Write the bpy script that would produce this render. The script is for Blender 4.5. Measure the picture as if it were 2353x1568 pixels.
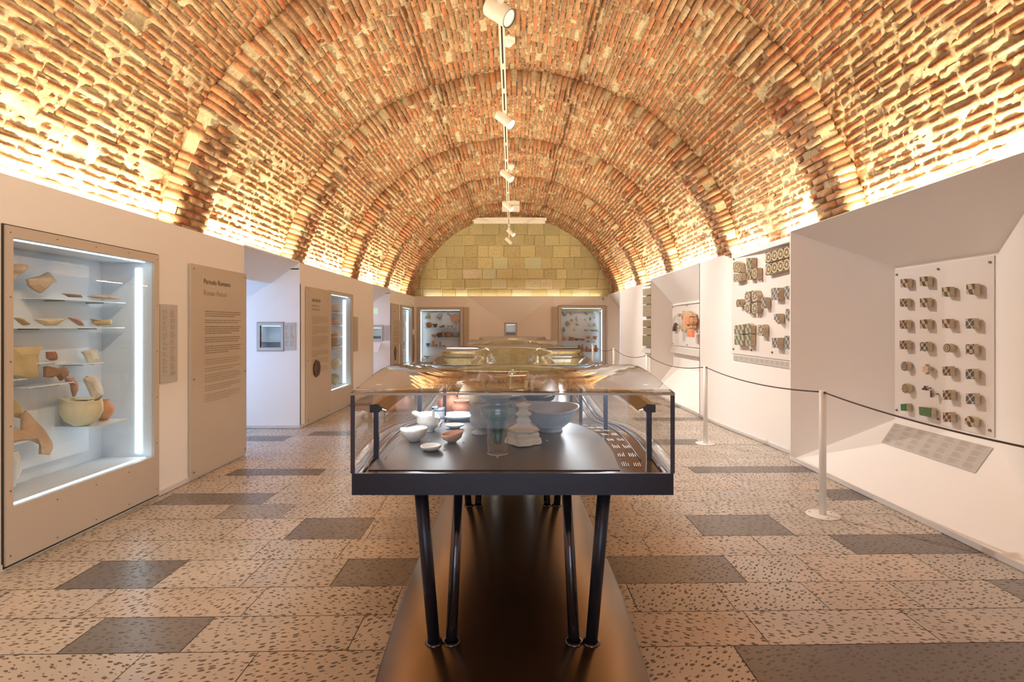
import bpy, bmesh, math, random
import numpy as np
from mathutils import Vector, Matrix, Euler
for _o in list(bpy.data.objects):
    bpy.data.objects.remove(_o)
SC = bpy.context.scene
COL = SC.collection
# ------------------------------------------------------------------ camera
F, CX, HY, EYE = 1250.0, 1178.0, 750.0, 1.45      # focal length / vanishing point in pixels of the 2353x1568 frame
cd = bpy.data.cameras.new('camera'); cam = bpy.data.objects.new('camera', cd); COL.objects.link(cam)
cd.sensor_width = 36.0; cd.lens = 36.0 * F / 2353.0
cd.shift_x = -(CX - 1176.5) / 2353.0
cd.shift_y = -(784.0 - HY) / 2353.0
cd.clip_start = 0.05
cam.location = (0, 0, EYE); cam.rotation_euler = (math.pi / 2, 0, 0)
SC.camera = cam
# ------------------------------------------------------------------ world, view
w = bpy.data.worlds.new('World'); SC.world = w; w.use_nodes = True
w.node_tree.nodes['Background'].inputs[0].default_value = (0.70, 0.82, 1.0, 1)
w.node_tree.nodes['Background'].inputs[1].default_value = 2.0
SC.view_settings.view_transform = 'Standard'; SC.view_settings.look = 'None'
SC.view_settings.gamma = 1.0; SC.view_settings.use_curve_mapping = False
SC.view_settings.exposure = 0.38
cy = SC.cycles
cy.max_bounces = 8; cy.diffuse_bounces = 5; cy.glossy_bounces = 4; cy.transmission_bounces = 4
cy.transparent_max_bounces = 32; cy.caustics_reflective = False; cy.caustics_refractive = False
cy.sample_clamp_indirect = 6.0; cy.use_denoising = True
cy.use_adaptive_sampling = True; cy.adaptive_threshold = 0.03
# ------------------------------------------------------------------ room numbers (metres)
XL, XR, YEND, YLUN = -3.015, 3.015, 16.68, 16.84
ZL, ZR, ZE = 2.355, 2.475, 2.37
CZ, RS, RV = 1.727, 3.113, 3.28
RIBS = [(2.23, 2.73), (4.88, 5.38), (7.53, 8.03), (10.18, 10.68), (12.83, 13.33), (15.5, 16.9)]
BAYS = [(0.2, 2.23), (2.73, 4.88), (5.38, 7.53), (8.03, 10.18), (10.68, 12.83), (13.33, 15.5)]
WARM = (1.0, 0.86, 0.60)
COVE_W, SPOT_W, DAY_W = 68.0, 23.0, 14.0
TILT = math.radians(24)
def area_light(name, loc, rot, sx, sy, power, col, spread=math.pi):
    ld = bpy.data.lights.new(name, 'AREA'); ld.shape = 'RECTANGLE'; ld.size = sx; ld.size_y = sy
    ld.energy = power; ld.color = col; ld.spread = spread
    o = bpy.data.objects.new(name, ld); COL.objects.link(o); o.location = loc; o.rotation_euler = rot
    return o
# warm LED strips lying in the coves behind the wall tops, one per bay and side (and one behind the end wall)
for (y0, y1) in BAYS:
    k = 0.62 if y0 > 13 else 1.0
    for sgn, zt in ((-1, ZL), (1, ZR)):
        l = (y1 - y0) - 0.12
        o = area_light('cove_strip_light', (sgn * (3.125 if sgn < 0 else 3.115), (y0 + y1) / 2, zt - (0.022 if sgn < 0 else 0.018)), (0, 0, 0), l, 0.03,
                       COVE_W * l / 2.03 * k, WARM)
        d_ = Vector((-sgn * math.sin(TILT), 0, math.cos(TILT)))            # strip tilted towards the middle of the vault
        o.rotation_euler = Matrix((Vector((0, 1, 0)), d_.cross(Vector((0, 1, 0))) * -1, -d_)).transposed().to_euler()
area_light('end_strip_light', (0, YEND + 0.07, ZE - 0.02), (math.pi, 0, 0), 5.4, 0.03, 9.0, WARM)
# daylight coming through the windows of the two left embrasures
area_light('daylight', (-4.55, 6.85, 1.25), (0, -math.pi / 2, 0), 1.9, 1.2, DAY_W, (0.20, 0.46, 1.0))
area_light('daylight', (-4.45, 12.55, 1.25), (0, -math.pi / 2, 0), 1.9, 1.2, DAY_W * 0.6, (0.60, 0.62, 1.0))
# ------------------------------------------------------------------ helpers
def on_side(px, py, X):
    s = (px - CX) / X
    return Vector((X, F / s, EYE - (py - HY) / s))
def on_cross(px, py, Y):
    return Vector(((px - CX) * Y / F, Y, EYE - (py - HY) * Y / F))
def on_level(px, py, Z=0.0):
    Y = (EYE - Z) * F / (py - HY)
    return Vector(((px - CX) * Y / F, Y, Z))
class MB:
    def __init__(s): s.v = []; s.f = []; s.m = []; s.sm = []
    def add(s, vs, fs, mi=0, smooth=False):
        b = len(s.v); s.v += [tuple(p) for p in vs]
        for q in fs: s.f.append(tuple(i + b for i in q)); s.m.append(mi); s.sm.append(smooth)
        return s
    def box(s, a, b, mi=0):
        (x0, y0, z0), (x1, y1, z1) = a, b
        x0, x1 = min(x0, x1), max(x0, x1); y0, y1 = min(y0, y1), max(y0, y1); z0, z1 = min(z0, z1), max(z0, z1)
        return s.add([(x0,y0,z0),(x1,y0,z0),(x1,y1,z0),(x0,y1,z0),(x0,y0,z1),(x1,y0,z1),(x1,y1,z1),(x0,y1,z1)],
                     [(0,3,2,1),(4,5,6,7),(0,1,5,4),(1,2,6,5),(2,3,7,6),(3,0,4,7)], mi)
    def quad(s, a, b, c, d, mi=0): return s.add([a, b, c, d], [(0,1,2,3)], mi)
    def slab(s, a, b, c, d, t, mi=0):
        "quad with thickness: t is an offset vector"
        t = Vector(t); P = [Vector(p) for p in (a, b, c, d)]
        return s.add(P + [p + t for p in P], [(0,1,2,3),(7,6,5,4),(0,4,5,1),(1,5,6,2),(2,6,7,3),(3,7,4,0)], mi)
    def cyl(s, p, q, r0, r1=None, n=16, mi=0, cap=True, smooth=True):
        r1 = r0 if r1 is None else r1
        p, q = Vector(p), Vector(q); d = (q - p).normalized()
        a = d.orthogonal().normalized(); b = d.cross(a)
        vs = []
        for (c, r) in ((p, r0), (q, r1)):
            for k in range(n):
                t = 2 * math.pi * k / n; vs.append(c + a * (r * math.cos(t)) + b * (r * math.sin(t)))
        s.add(vs, [(k, (k+1) % n, n + (k+1) % n, n + k) for k in range(n)], mi, smooth)
        if cap: s.add(vs, [tuple(range(n-1, -1, -1)), tuple(range(n, 2*n))], mi)
        return s
    def tube(s, pts, r, n=8, mi=0, cap=True):
        pts = [Vector(p) for p in pts]; rs = r if isinstance(r, (list, tuple)) else [r] * len(pts)
        vs = []; up = None
        for i, p in enumerate(pts):
            d = (pts[min(i+1, len(pts)-1)] - pts[max(i-1, 0)]).normalized()
            if up is None: up = d.orthogonal().normalized()
            up = (up - d * up.dot(d)).normalized(); b = d.cross(up)
            for k in range(n):
                t = 2 * math.pi * k / n; vs.append(p + up * (rs[i] * math.cos(t)) + b * (rs[i] * math.sin(t)))
        fs = [(i*n+k, i*n+(k+1) % n, (i+1)*n+(k+1) % n, (i+1)*n+k) for i in range(len(pts)-1) for k in range(n)]
        s.add(vs, fs, mi, True)
        if cap:
            s.add(vs[:n], [tuple(range(n-1, -1, -1))], mi); s.add(vs[-n:], [tuple(range(n))], mi)
        return s
    def lathe(s, prof, c=(0,0,0), n=40, mi=0, wob=None, smooth=True):
        "prof: list of (r, z); wob(theta, r, z) -> (r, z)"
        c = Vector(c); vs = []
        for (r, z) in prof:
            for k in range(n):
                t = 2 * math.pi * k / n
                rr, zz = wob(t, r, z) if wob else (r, z)
                vs.append(c + Vector((rr * math.cos(t), rr * math.sin(t), zz)))
        fs = [(i*n+k, i*n+(k+1) % n, (i+1)*n+(k+1) % n, (i+1)*n+k) for i in range(len(prof)-1) for k in range(n)]
        return s.add(vs, fs, mi, smooth)
    def prism(s, pts, t, bulge=0.0, mi=0):
        "outline (list of 3-D points in a plane) extruded by vector t, the front pushed out by bulge"
        t = Vector(t); P = [Vector(p) for p in pts]; n = len(P); c = sum(P, Vector()) / n
        inner = [c + (p - c) * 0.55 + t * (1 + bulge) for p in P]
        front = [p + (c - p) * 0.03 + t for p in P]
        mid = [p + t * 0.85 for p in P]
        vs = P + mid + front + inner + [c + t * (1 + bulge * 1.25)]
        fs = [tuple(range(n))]
        for a in range(3):
            fs += [(a*n+k, a*n+(k+1) % n, (a+1)*n+(k+1) % n, (a+1)*n+k) for k in range(n)]
        fs += [(3*n+k, 3*n+(k+1) % n, 4*n) for k in range(n)]
        return s.add(vs, fs, mi)
    def build(s, name, mats, parent=None, origin=None, smooth_angle=None):
        if origin is None:
            if parent is not None: origin = parent.get('_o', (0, 0, 0))
            else:
                a = np.array(s.v); lo, hi = a.min(0), a.max(0); origin = ((lo[0]+hi[0])/2, (lo[1]+hi[1])/2, lo[2])
        o3 = Vector(origin)
        me = bpy.data.meshes.new(name)
        me.from_pydata([tuple(Vector(p) - o3) for p in s.v], [], s.f)
        me.polygons.foreach_set('material_index', s.m); me.polygons.foreach_set('use_smooth', s.sm)
        for m in (mats if isinstance(mats, (list, tuple)) else [mats]): me.materials.append(m)
        bm = bmesh.new(); bm.from_mesh(me); bmesh.ops.remove_doubles(bm, verts=bm.verts, dist=1e-6)
        bmesh.ops.recalc_face_normals(bm, faces=bm.faces); bm.to_mesh(me); bm.free()
        me.update()
        ob = bpy.data.objects.new(name, me); COL.objects.link(ob)
        if parent is not None:
            ob.parent = parent; ob.location = o3 - Vector(parent['_o'])
        else: ob.location = o3
        ob['_o'] = tuple(o3)
        return ob
def tag(o, label=None, cat=None, group=None, kind=None):
    if label: o['label'] = label
    if cat: o['category'] = cat; o['kind'] = 'thing'
    if group: o['group'] = group
    if kind: o['kind'] = kind
    return o
def thing(name, label, cat, loc, group=None):
    o = bpy.data.objects.new(name, None); COL.objects.link(o); o.location = loc; o['_o'] = tuple(loc)
    o.empty_display_size = 0.05
    return tag(o, label, cat, group)
def grid_wall(mb, f, u0, u1, v0, v1, holes, t):
    "rectangle (u, v) with rectangular holes, f(u, v) -> point, thickness vector t"
    us = sorted({u0, u1} | {h[0] for h in holes} | {h[1] for h in holes}); vs = sorted({v0, v1} | {h[2] for h in holes} | {h[3] for h in holes})
    for a, b in zip(us, us[1:]):
        for c, d in zip(vs, vs[1:]):
            mu, mv = (a+b)/2, (c+d)/2
            if any(h[0] < mu < h[1] and h[2] < mv < h[3] for h in holes): continue
            mb.slab(f(a, c), f(b, c), f(b, d), f(a, d), t)
# ------------------------------------------------------------------ materials
def nt(m): return m.node_tree.nodes, m.node_tree.links
def mat(name, col, rough=0.6, metal=0.0, noise=0.0, nscale=8.0, bump=0.0, bscale=40.0, spec=0.5, emit=0.0, ecol=None, col2=None, coat=0.0):
    m = bpy.data.materials.new(name); m.use_nodes = True; N, L = nt(m); p = N['Principled BSDF']
    c = tuple(col) + (1,)
    p.inputs['Base Color'].default_value = c; p.inputs['Roughness'].default_value = rough
    p.inputs['Metallic'].default_value = metal; p.inputs['Specular IOR Level'].default_value = spec
    if coat: p.inputs['Coat Weight'].default_value = coat; p.inputs['Coat Roughness'].default_value = 0.05
    if emit:
        p.inputs['Emission Color'].default_value = tuple(ecol or col) + (1,); p.inputs['Emission Strength'].default_value = emit
    if noise or bump: tc = N.new('ShaderNodeTexCoord')
    if noise:
        n = N.new('ShaderNodeTexNoise'); n.inputs['Scale'].default_value = nscale; n.inputs['Detail'].default_value = 6
        L.new(tc.outputs['Object'], n.inputs['Vector'])
        r = N.new('ShaderNodeValToRGB'); r.color_ramp.elements[0].position = 0.3; r.color_ramp.elements[1].position = 0.7
        c2 = tuple(col2) if col2 else tuple(max(0, x * (1 - noise)) for x in col)
        r.color_ramp.elements[0].color = c2 + (1,); r.color_ramp.elements[1].color = c
        L.new(n.outputs['Fac'], r.inputs['Fac']); L.new(r.outputs['Color'], p.inputs['Base Color'])
    if bump:
        n2 = N.new('ShaderNodeTexNoise'); n2.inputs['Scale'].default_value = bscale; n2.inputs['Detail'].default_value = 8
        L.new(tc.outputs['Object'], n2.inputs['Vector'])
        b = N.new('ShaderNodeBump'); b.inputs['Strength'].default_value = bump; b.inputs['Distance'].default_value = 0.01
        L.new(n2.outputs['Fac'], b.inputs['Height']); L.new(b.outputs['Normal'], p.inputs['Normal'])
    return m
def glass_mat(name, tint=(1, 1, 1), ior=1.45, rough=0.0, extra=0.0):
    "thin sheet: clear transmission plus mirror reflection by Fresnel"
    m = bpy.data.materials.new(name); m.use_nodes = True; N, L = nt(m)
    N.remove(N['Principled BSDF']); out = N['Material Output']
    t = N.new('ShaderNodeBsdfTransparent'); t.inputs[0].default_value = tuple(tint) + (1,)
    g = N.new('ShaderNodeBsdfGlossy'); g.inputs['Roughness'].default_value = rough
    ge = N.new('ShaderNodeNewGeometry'); dt = N.new('ShaderNodeVectorMath'); dt.operation = 'DOT_PRODUCT'
    L.new(ge.outputs['Incoming'], dt.inputs[0]); L.new(ge.outputs['Normal'], dt.inputs[1])
    def mth(op, a, b=None):
        n = N.new('ShaderNodeMath'); n.operation = op
        for i, q in enumerate((a, b)):
            if q is None: continue
            if isinstance(q, (int, float)): n.inputs[i].default_value = q
            else: L.new(q, n.inputs[i])
        return n.outputs[0]
    f0 = ((ior-1)/(ior+1))**2                      # Schlick's approximation, the same from both sides of the sheet
    sch = mth('ADD', mth('MULTIPLY', mth('POWER', mth('SUBTRACT', 1.0, mth('ABSOLUTE', dt.outputs['Value'])), 5.0), 1-f0), f0+extra)
    cp = N.new('ShaderNodeClamp'); L.new(sch, cp.inputs[0])
    mx = N.new('ShaderNodeMixShader'); L.new(cp.outputs[0], mx.inputs[0])
    L.new(t.outputs[0], mx.inputs[1]); L.new(g.outputs[0], mx.inputs[2]); L.new(mx.outputs[0], out.inputs[0])
    return m
def emis(name, col, s):
    m = bpy.data.materials.new(name); m.use_nodes = True; N, L = nt(m); p = N['Principled BSDF']
    p.inputs['Base Color'].default_value = (0.8, 0.8, 0.8, 1)
    p.inputs['Emission Color'].default_value = tuple(col) + (1,); p.inputs['Emission Strength'].default_value = s
    return m
M = {}
M['plaster'] = mat('painted_plaster', (0.87, 0.85, 0.82), 0.75, bump=0.04, bscale=60)
M['plaster_back'] = mat('painted_plaster_end', (0.86, 0.82, 0.76), 0.75, bump=0.04, bscale=60)
M['skirt'] = mat('skirting_metal', (0.66, 0.64, 0.62), 0.45)
M['frame'] = mat('cabinet_frame_paint', (0.56, 0.49, 0.41), 0.5)
M['panel'] = mat('text_panel_paint', (0.54, 0.47, 0.38), 0.5)
M['label'] = mat('label_panel_grey', (0.52, 0.50, 0.47), 0.6)
M['ink'] = mat('print_ink', (0.28, 0.22, 0.15), 0.7)
M['ink2'] = mat('print_ink_light', (0.38, 0.31, 0.22), 0.7)
M['inkdark'] = mat('print_ink_dark', (0.12, 0.09, 0.06), 0.7)
M['screw'] = mat('screw_steel', (0.25, 0.2, 0.15), 0.35, 0.7)
M['cabwhite'] = mat('cabinet_interior_white', (0.66, 0.73, 0.78), 0.6)
M['black'] = mat('black_steel', (0.022, 0.022, 0.034), 0.3, 0.3, spec=0.6)
M['gap'] = mat('shadow_line_paint', (0.05, 0.04, 0.03), 0.8)
M['led'] = emis('cool_led', (0.72, 0.90, 1.0), 5.0)
M['glass'] = glass_mat('clear_glass')
M['white'] = mat('white_enamel', (0.85, 0.83, 0.78), 0.4)
# ------------------------------------------------------------------ brick vault
LNa, LNb = (6.11, 7.71), (11.78, 13.40)
rng = np.random.default_rng(7)
def wav(y, th):
    return (0.012*np.sin(1.7*y+3.1*th) + 0.010*np.sin(4.3*y-7.0*th+1.0) + 0.008*np.sin(9.1*y+13*th+2.0)
            + 0.005*np.sin(21*y-31*th) + 0.004*np.sin(37*y+47*th+.5))
def vnoise(y, th, s):
    return 0.5*np.sin(s*y*1.00+s*3.1*th) + 0.3*np.sin(s*1.9*y-s*5.3*th+1.3) + 0.3*np.sin(s*3.7*y+s*8.9*th+2.1)*np.sin(s*.7*y+1)
def rvault(y, th):
    a = np.abs(th); seam = np.exp(-((a-0.50)/0.018)**2)*0.03*(0.6+0.4*np.sin(5*y))
    return RV - 0.03*(a < 0.50) + wav(y, th) + seam*0.5
BV, BF, BC = [], [], []      # blocks of verts / faces / colours
nverts = 0
def put(v, f, c):
    global nverts
    BV.append(v); BF.append(f + nverts); BC.append(c); nverts += len(v)
PAL = np.array([0.86, 0.90, 0.80])*np.array([(0.55,0.23,0.115),(0.60,0.27,0.14),(0.50,0.22,0.12),(0.56,0.29,0.16),(0.60,0.33,0.19),(0.46,0.23,0.13),(0.54,0.27,0.16),(0.62,0.23,0.12),(0.46,0.25,0.15),(0.60,0.35,0.21)])
MORT = np.array((0.63, 0.52, 0.32))
def polar(y, th, r):
    return np.stack([r*np.sin(th), y, CZ + r*np.cos(th)], -1)
# bricks of the vault: each one a rounded block standing out of the mortar bed
GU, GV = 6, 4
gu = np.array([0, 0.0, 0.33, 0.67, 1.0, 1.0]); gv = np.array([0, 0.06, 0.94, 1.0])
quadf = np.array([(i*GV+j, (i+1)*GV+j, (i+1)*GV+j+1, i*GV+j+1) for i in range(GU-1) for j in range(GV-1)])
THL, THR = math.acos((2.20-CZ)/RV), math.acos((2.39-CZ)/RV)
pitch = 0.070/RV
for (b0, b1) in BAYS:
    if b0 < 1: b0 = 1.0
    th = -THL; row = 0
    while th < THR:
        h = pitch*rng.uniform(0.88, 1.12)
        a0, a1 = th, th+h*rng.uniform(0.66, 0.83)
        y = b0 - rng.uniform(0, 0.22); rowoff = rng.normal(0, 0.002)
        while y < b1:
            L = rng.choice([0.24, 0.27, 0.29, 0.13], p=[.4, .3, .17, .13])*rng.uniform(0.95, 1.05)
            ya, yb = max(y, b0), min(y+L-0.016, b1)
            y += L
            if yb-ya < 0.05: continue
            if rng.random() < 0.035: continue
            U, V = np.meshgrid(gu, gv, indexing='ij'); U, V = U.ravel().copy(), V.ravel().copy()
            yy = ya+(yb-ya)*U + rng.normal(0, 0.0035, U.size); tt = a0+(a1-a0)*V + rng.normal(0, 0.0028/RV, U.size)
            r = rvault(yy, tt) - rng.uniform(0.001, 0.009) + rowoff + rng.normal(0, 0.0022, U.size) + (U-.5)*rng.normal(0, .005) + (V-.5)*rng.normal(0, .003)
            edge = np.zeros((GU, GV), bool); edge[0] = edge[-1] = True; edge[:, 0] = edge[:, -1] = True
            r[edge.ravel()] = rvault(yy, tt)[edge.ravel()] + 0.022
            inner = ~edge.ravel()
            ctr = (ya+yb)/2; ca = (a0+a1)/2
            yy[inner] = ctr + (yy[inner]-ctr)*0.965; tt[inner] = ca + (tt[inner]-ca)*0.94
            c = PAL[rng.integers(len(PAL))]*rng.uniform(0.82, 1.18)
            if rng.random() < 0.06: c = c*0.4 + MORT*0.55
            put(polar(yy, tt, r), quadf, np.tile(c, (U.size, 1)))
        th += h; row += 1
# mortar bed of the vault
def bed(y0, y1, t0, t1, rf, dy=0.036, dth=0.0098, col=MORT):
    ny = max(2, int((y1-y0)/dy)+1); nt_ = max(2, int((t1-t0)/dth)+1)
    Y, T = np.meshgrid(np.linspace(y0, y1, ny), np.linspace(t0, t1, nt_), indexing='ij')
    r = rf(Y, T) + np.clip(rng.normal(0, 0.0045, Y.shape), -.012, .010)
    idx = np.arange(ny*nt_).reshape(ny, nt_)
    f = np.stack([idx[:-1, :-1], idx[1:, :-1], idx[1:, 1:], idx[:-1, 1:]], -1).reshape(-1, 4)
    n = ny*nt_
    c = np.tile(col, (n, 1))*rng.uniform(0.9, 1.08, (n, 1))
    put(polar(Y.ravel(), T.ravel(), r.ravel()), f, c)
def bedr(y, th): return rvault(y, th) + 0.004 + 0.006*(np.abs(th) < 0.95) + 0.005*vnoise(y, th, 7.0) + 0.003*vnoise(y+3, th, 19.0)
for (b0, b1) in BAYS: bed(max(b0, 1.0)-0.05, b1+0.05, -THL, THR, bedr)
bed(-3.2, 1.0, -THL, THR, lambda y, t: rvault(y, t), 0.4, 0.05, np.array((0.45, 0.24, 0.14)))
# ribs: courses of real blocks, two or three to a course, edges ragged
boxf = np.array([(0,3,2,1),(4,5,6,7),(0,1,5,4),(1,2,6,5),(2,3,7,6),(3,0,4,7)])
for ri, (r0, r1) in enumerate(RIBS):
    thl, thr = THL, THR
    t = -thl; k = 0; wd = min(r1, YLUN)-r0
    while t < thr:
        h = pitch*rng.uniform(0.9, 1.14)*1.02; gap = 0.012/RS
        if ri == 5: cuts = [0, .14, .40, .66, .92, 1.25] if k % 2 else [0, .27, .53, .79, 1.05, 1.25]
        else: cuts = [0, 0.25, 0.5] if k % 2 else [0, 0.13, 0.38, 0.5]
        wob = rng.normal(0, 0.010, 2); soff = RS + 0.6*float(wav(np.array(r0*3.0), np.array(t))) + rng.normal(0, 0.004)
        for ci, (c0, c1) in enumerate(zip(cuts, cuts[1:])):
            if c0 >= wd-0.03: continue
            c1 = min(c1, wd)
            y0, y1 = r0+c0+(wob[0] if ci == 0 else 0.006), r0+c1+(wob[1] if c1 == cuts[-1] and ri < 5 else -0.006)
            rr = soff + rng.normal(0, 0.004)
            P = []
            for rad in (RV+0.05, rr):
                for (yy, tt) in ((y0, t+gap/2), (y1, t+gap/2), (y1, t+h-gap/2), (y0, t+h-gap/2)):
                    P.append((yy+rng.normal(0, .003), tt+rng.normal(0, .002/RS), rad+rng.normal(0, .002)))
            P = np.array(P)
            c = PAL[rng.integers(len(PAL))]*rng.uniform(0.75, 1.12)
            if rng.random() < 0.14: c = c*0.5 + MORT*0.45
            put(polar(P[:, 0], P[:, 1], P[:, 2]), boxf, np.tile(c, (8, 1)))
        t += h; k += 1
    # mortar core
    ye = min(r1, YLUN)
    for (a, b) in ((r0+0.012, ye-0.012),):
        bed(a, b, -THL, THR, lambda y, th: RS + 0.012 + 0.6*wav(np.full_like(y, r0*3.0), th) + 0.004*vnoise(y, th, 21.0), 0.06, 0.016, MORT*0.85)
        for yy in (a, b):
            T = np.linspace(-THL, THR, 150)
            V = np.concatenate([polar(np.full(150, yy), T, np.full(150, RS+0.012) + 0.6*wav(np.full(150, r0*3.0), T)), polar(np.full(150, yy), T, np.full(150, RV+0.05))])
            f = np.array([(i, i+1, 151+i, 150+i) for i in range(149)]); put(V, f, np.tile(MORT*0.85, (300, 1)))
V = np.concatenate(BV)
for (a, b, sg, zt, dx, dz) in ((LNa[0], LNa[1], -1, ZL, .415, .30), (LNb[0], LNb[1], -1, ZL, .415, .30), (2.92, 5.9, 1, ZR, .865, .42), (8.74, 11.8, 1, 2.465, .47, .53), (14.9, 16.7, 1, 2.40, .37, .5)):
    q = (V[:, 1] > a-.42) & (V[:, 1] < b+.42) & (V[:, 0]*sg > 2.9)
    V[q, 2] = np.maximum(V[q, 2], zt + .012 - (np.abs(V[q, 0])-3.015)*dz/dx)
Fq = np.concatenate(BF); C = np.concatenate(BC)
me = bpy.data.meshes.new('ceiling')
me.vertices.add(len(V)); me.vertices.foreach_set('co', V.astype(np.float32).ravel())
me.loops.add(Fq.size); me.loops.foreach_set('vertex_index', Fq.astype(np.int32).ravel())
me.polygons.add(len(Fq)); me.polygons.foreach_set('loop_start', np.arange(0, Fq.size, 4, dtype=np.int32))
me.update(calc_edges=True)
ca = me.color_attributes.new('Col', 'FLOAT_COLOR', 'POINT')
ca.data.foreach_set('color', np.concatenate([C, np.ones((len(C), 1))], 1).astype(np.float32).ravel())
mb_ = bpy.data.materials.new('vault_brick'); mb_.use_nodes = True; N, L = nt(mb_); p = N['Principled BSDF']
p.inputs['Roughness'].default_value = 0.85; p.inputs['Specular IOR Level'].default_value = 0.25
at = N.new('ShaderNodeAttribute'); at.attribute_name = 'Col'
tc = N.new('ShaderNodeTexCoord')
n1 = N.new('ShaderNodeTexNoise'); n1.inputs['Scale'].default_value = 7; n1.inputs['Detail'].default_value = 8; n1.inputs['Roughness'].default_value = 0.65
n2 = N.new('ShaderNodeTexNoise'); n2.inputs['Scale'].default_value = 42; n2.inputs['Detail'].default_value = 6
for q in (n1, n2): L.new(tc.outputs['Object'], q.inputs['Vector'])
rp = N.new('ShaderNodeValToRGB'); rp.color_ramp.elements[0].position = 0.60; rp.color_ramp.elements[1].position = 0.76
rp.color_ramp.elements[0].color = (0, 0, 0, 1); rp.color_ramp.elements[1].color = (0.45, 0.45, 0.45, 1)
L.new(n1.outputs['Fac'], rp.inputs['Fac'])
mx = N.new('ShaderNodeMixRGB'); mx.inputs['Color2'].default_value = (0.60, 0.46, 0.26, 1)
L.new(rp.outputs['Color'], mx.inputs['Fac']); L.new(at.outputs['Color'], mx.inputs['Color1'])
mr = N.new('ShaderNodeMapRange'); mr.inputs['From Min'].default_value = 0.3; mr.inputs['From Max'].default_value = 0.7
mr.inputs['To Min'].default_value = 0.72; mr.inputs['To Max'].default_value = 1.15
L.new(n2.outputs['Fac'], mr.inputs['Value'])
hs = N.new('ShaderNodeHueSaturation'); L.new(mx.outputs['Color'], hs.inputs['Color']); L.new(mr.outputs['Result'], hs.inputs['Value'])
L.new(hs.outputs['Color'], p.inputs['Base Color'])
bp = N.new('ShaderNodeBump'); bp.inputs['Strength'].default_value = 0.5; bp.inputs['Distance'].default_value = 0.010
n3 = N.new('ShaderNodeTexNoise'); n3.inputs['Scale'].default_value = 55; n3.inputs['Detail'].default_value = 9; n3.inputs['Roughness'].default_value = 0.7
L.new(tc.outputs['Object'], n3.inputs['Vector']); L.new(n3.outputs['Fac'], bp.inputs['Height']); L.new(bp.outputs['Normal'], p.inputs['Normal'])
M['brick'] = mb_
me.materials.append(mb_)
vault = bpy.data.objects.new('ceiling', me); COL.objects.link(vault); tag(vault, kind='structure')
# ------------------------------------------------------------------ end lunette: stone courses
V_, F_, C_ = [], [], []
r2 = random.Random(5)
z = ZE-0.12; row = 0
def stone(x0, x1, z0, z1, col, d):
    b = len(V_); j = lambda: r2.uniform(-.008, .008)
    for (y, e) in ((YLUN+0.03, 0), (YLUN-d*0.4, 0.0), (YLUN-d, 0.022)):
        V_.extend([(x0+e+j(), y, z0+e+j()), (x1-e+j(), y, z0+e+j()), (x1-e+j(), y, z1-e+j()), (x0+e+j(), y, z1-e+j())])
    fs = [(b+8, b+9, b+10, b+11)]
    for k in (0, 4):
        for i in range(4): fs.append((b+k+i, b+k+(i+1) % 4, b+k+4+(i+1) % 4, b+k+4+i))
    F_.extend(fs); C_.extend([col]*12)
while z < CZ+RS:
    h = r2.choice([0.31, 0.33, 0.36]); hw = math.sqrt(max(0.01, (RS+0.06)**2-(max(z, z)-CZ)**2))
    x = -hw - r2.uniform(0, .3)
    while x < hw:
        wdt = r2.uniform(0.30, 0.62); g = 0.010
        xm = x+wdt/2
        if abs(xm) < hw+0.1:
            pale = 0.03
            if 3.0 < z+h/2 < 3.5 and abs(xm+.15) < 1.3: pale = 0.38
            elif z+h/2 < 2.95: pale = 0.25
            c = (0.57, 0.49, 0.26)
            v = r2.uniform(0.82, 1.1); c = tuple(q*v for q in c)
            if r2.random() < pale: c = tuple(q*r2.uniform(.95, 1.05) for q in (0.62, 0.58, 0.38))
            stone(max(x+g/2, -3.2), min(x+wdt-g/2, 3.2), z+g/2, z+h-g/2, c, r2.uniform(0.004, 0.02))
        x += wdt
    z += h
mbk = MB(); mbk.add(V_, F_)
hw = 3.25; mbk.add([(-hw, YLUN+0.002, 1.9), (hw, YLUN+0.002, 1.9), (hw, YLUN+0.002, 5.1), (-hw, YLUN+0.002, 5.1)], [(0, 1, 2, 3)])
C_ += [(0.40, 0.34, 0.18)]*4
ms = mb_.copy(); ms.name = 'lunette_stone'
ms.node_tree.nodes['Mix'] if 'Mix' in ms.node_tree.nodes else None
for nd in ms.node_tree.nodes:
    if nd.type == 'MIX_RGB': nd.inputs['Color2'].default_value = (0.44, 0.37, 0.2, 1)
me2 = bpy.data.meshes.new('wall_back_upper'); me2.from_pydata(mbk.v, [], mbk.f); me2.materials.append(ms)
a2 = me2.color_attributes.new('Col', 'FLOAT_COLOR', 'POINT')
a2.data.foreach_set('color', np.array([tuple(c)+(1,) for c in C_], np.float32).ravel())
lun = bpy.data.objects.new('wall_back_upper', me2); COL.objects.link(lun); tag(lun, kind='structure')
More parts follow.
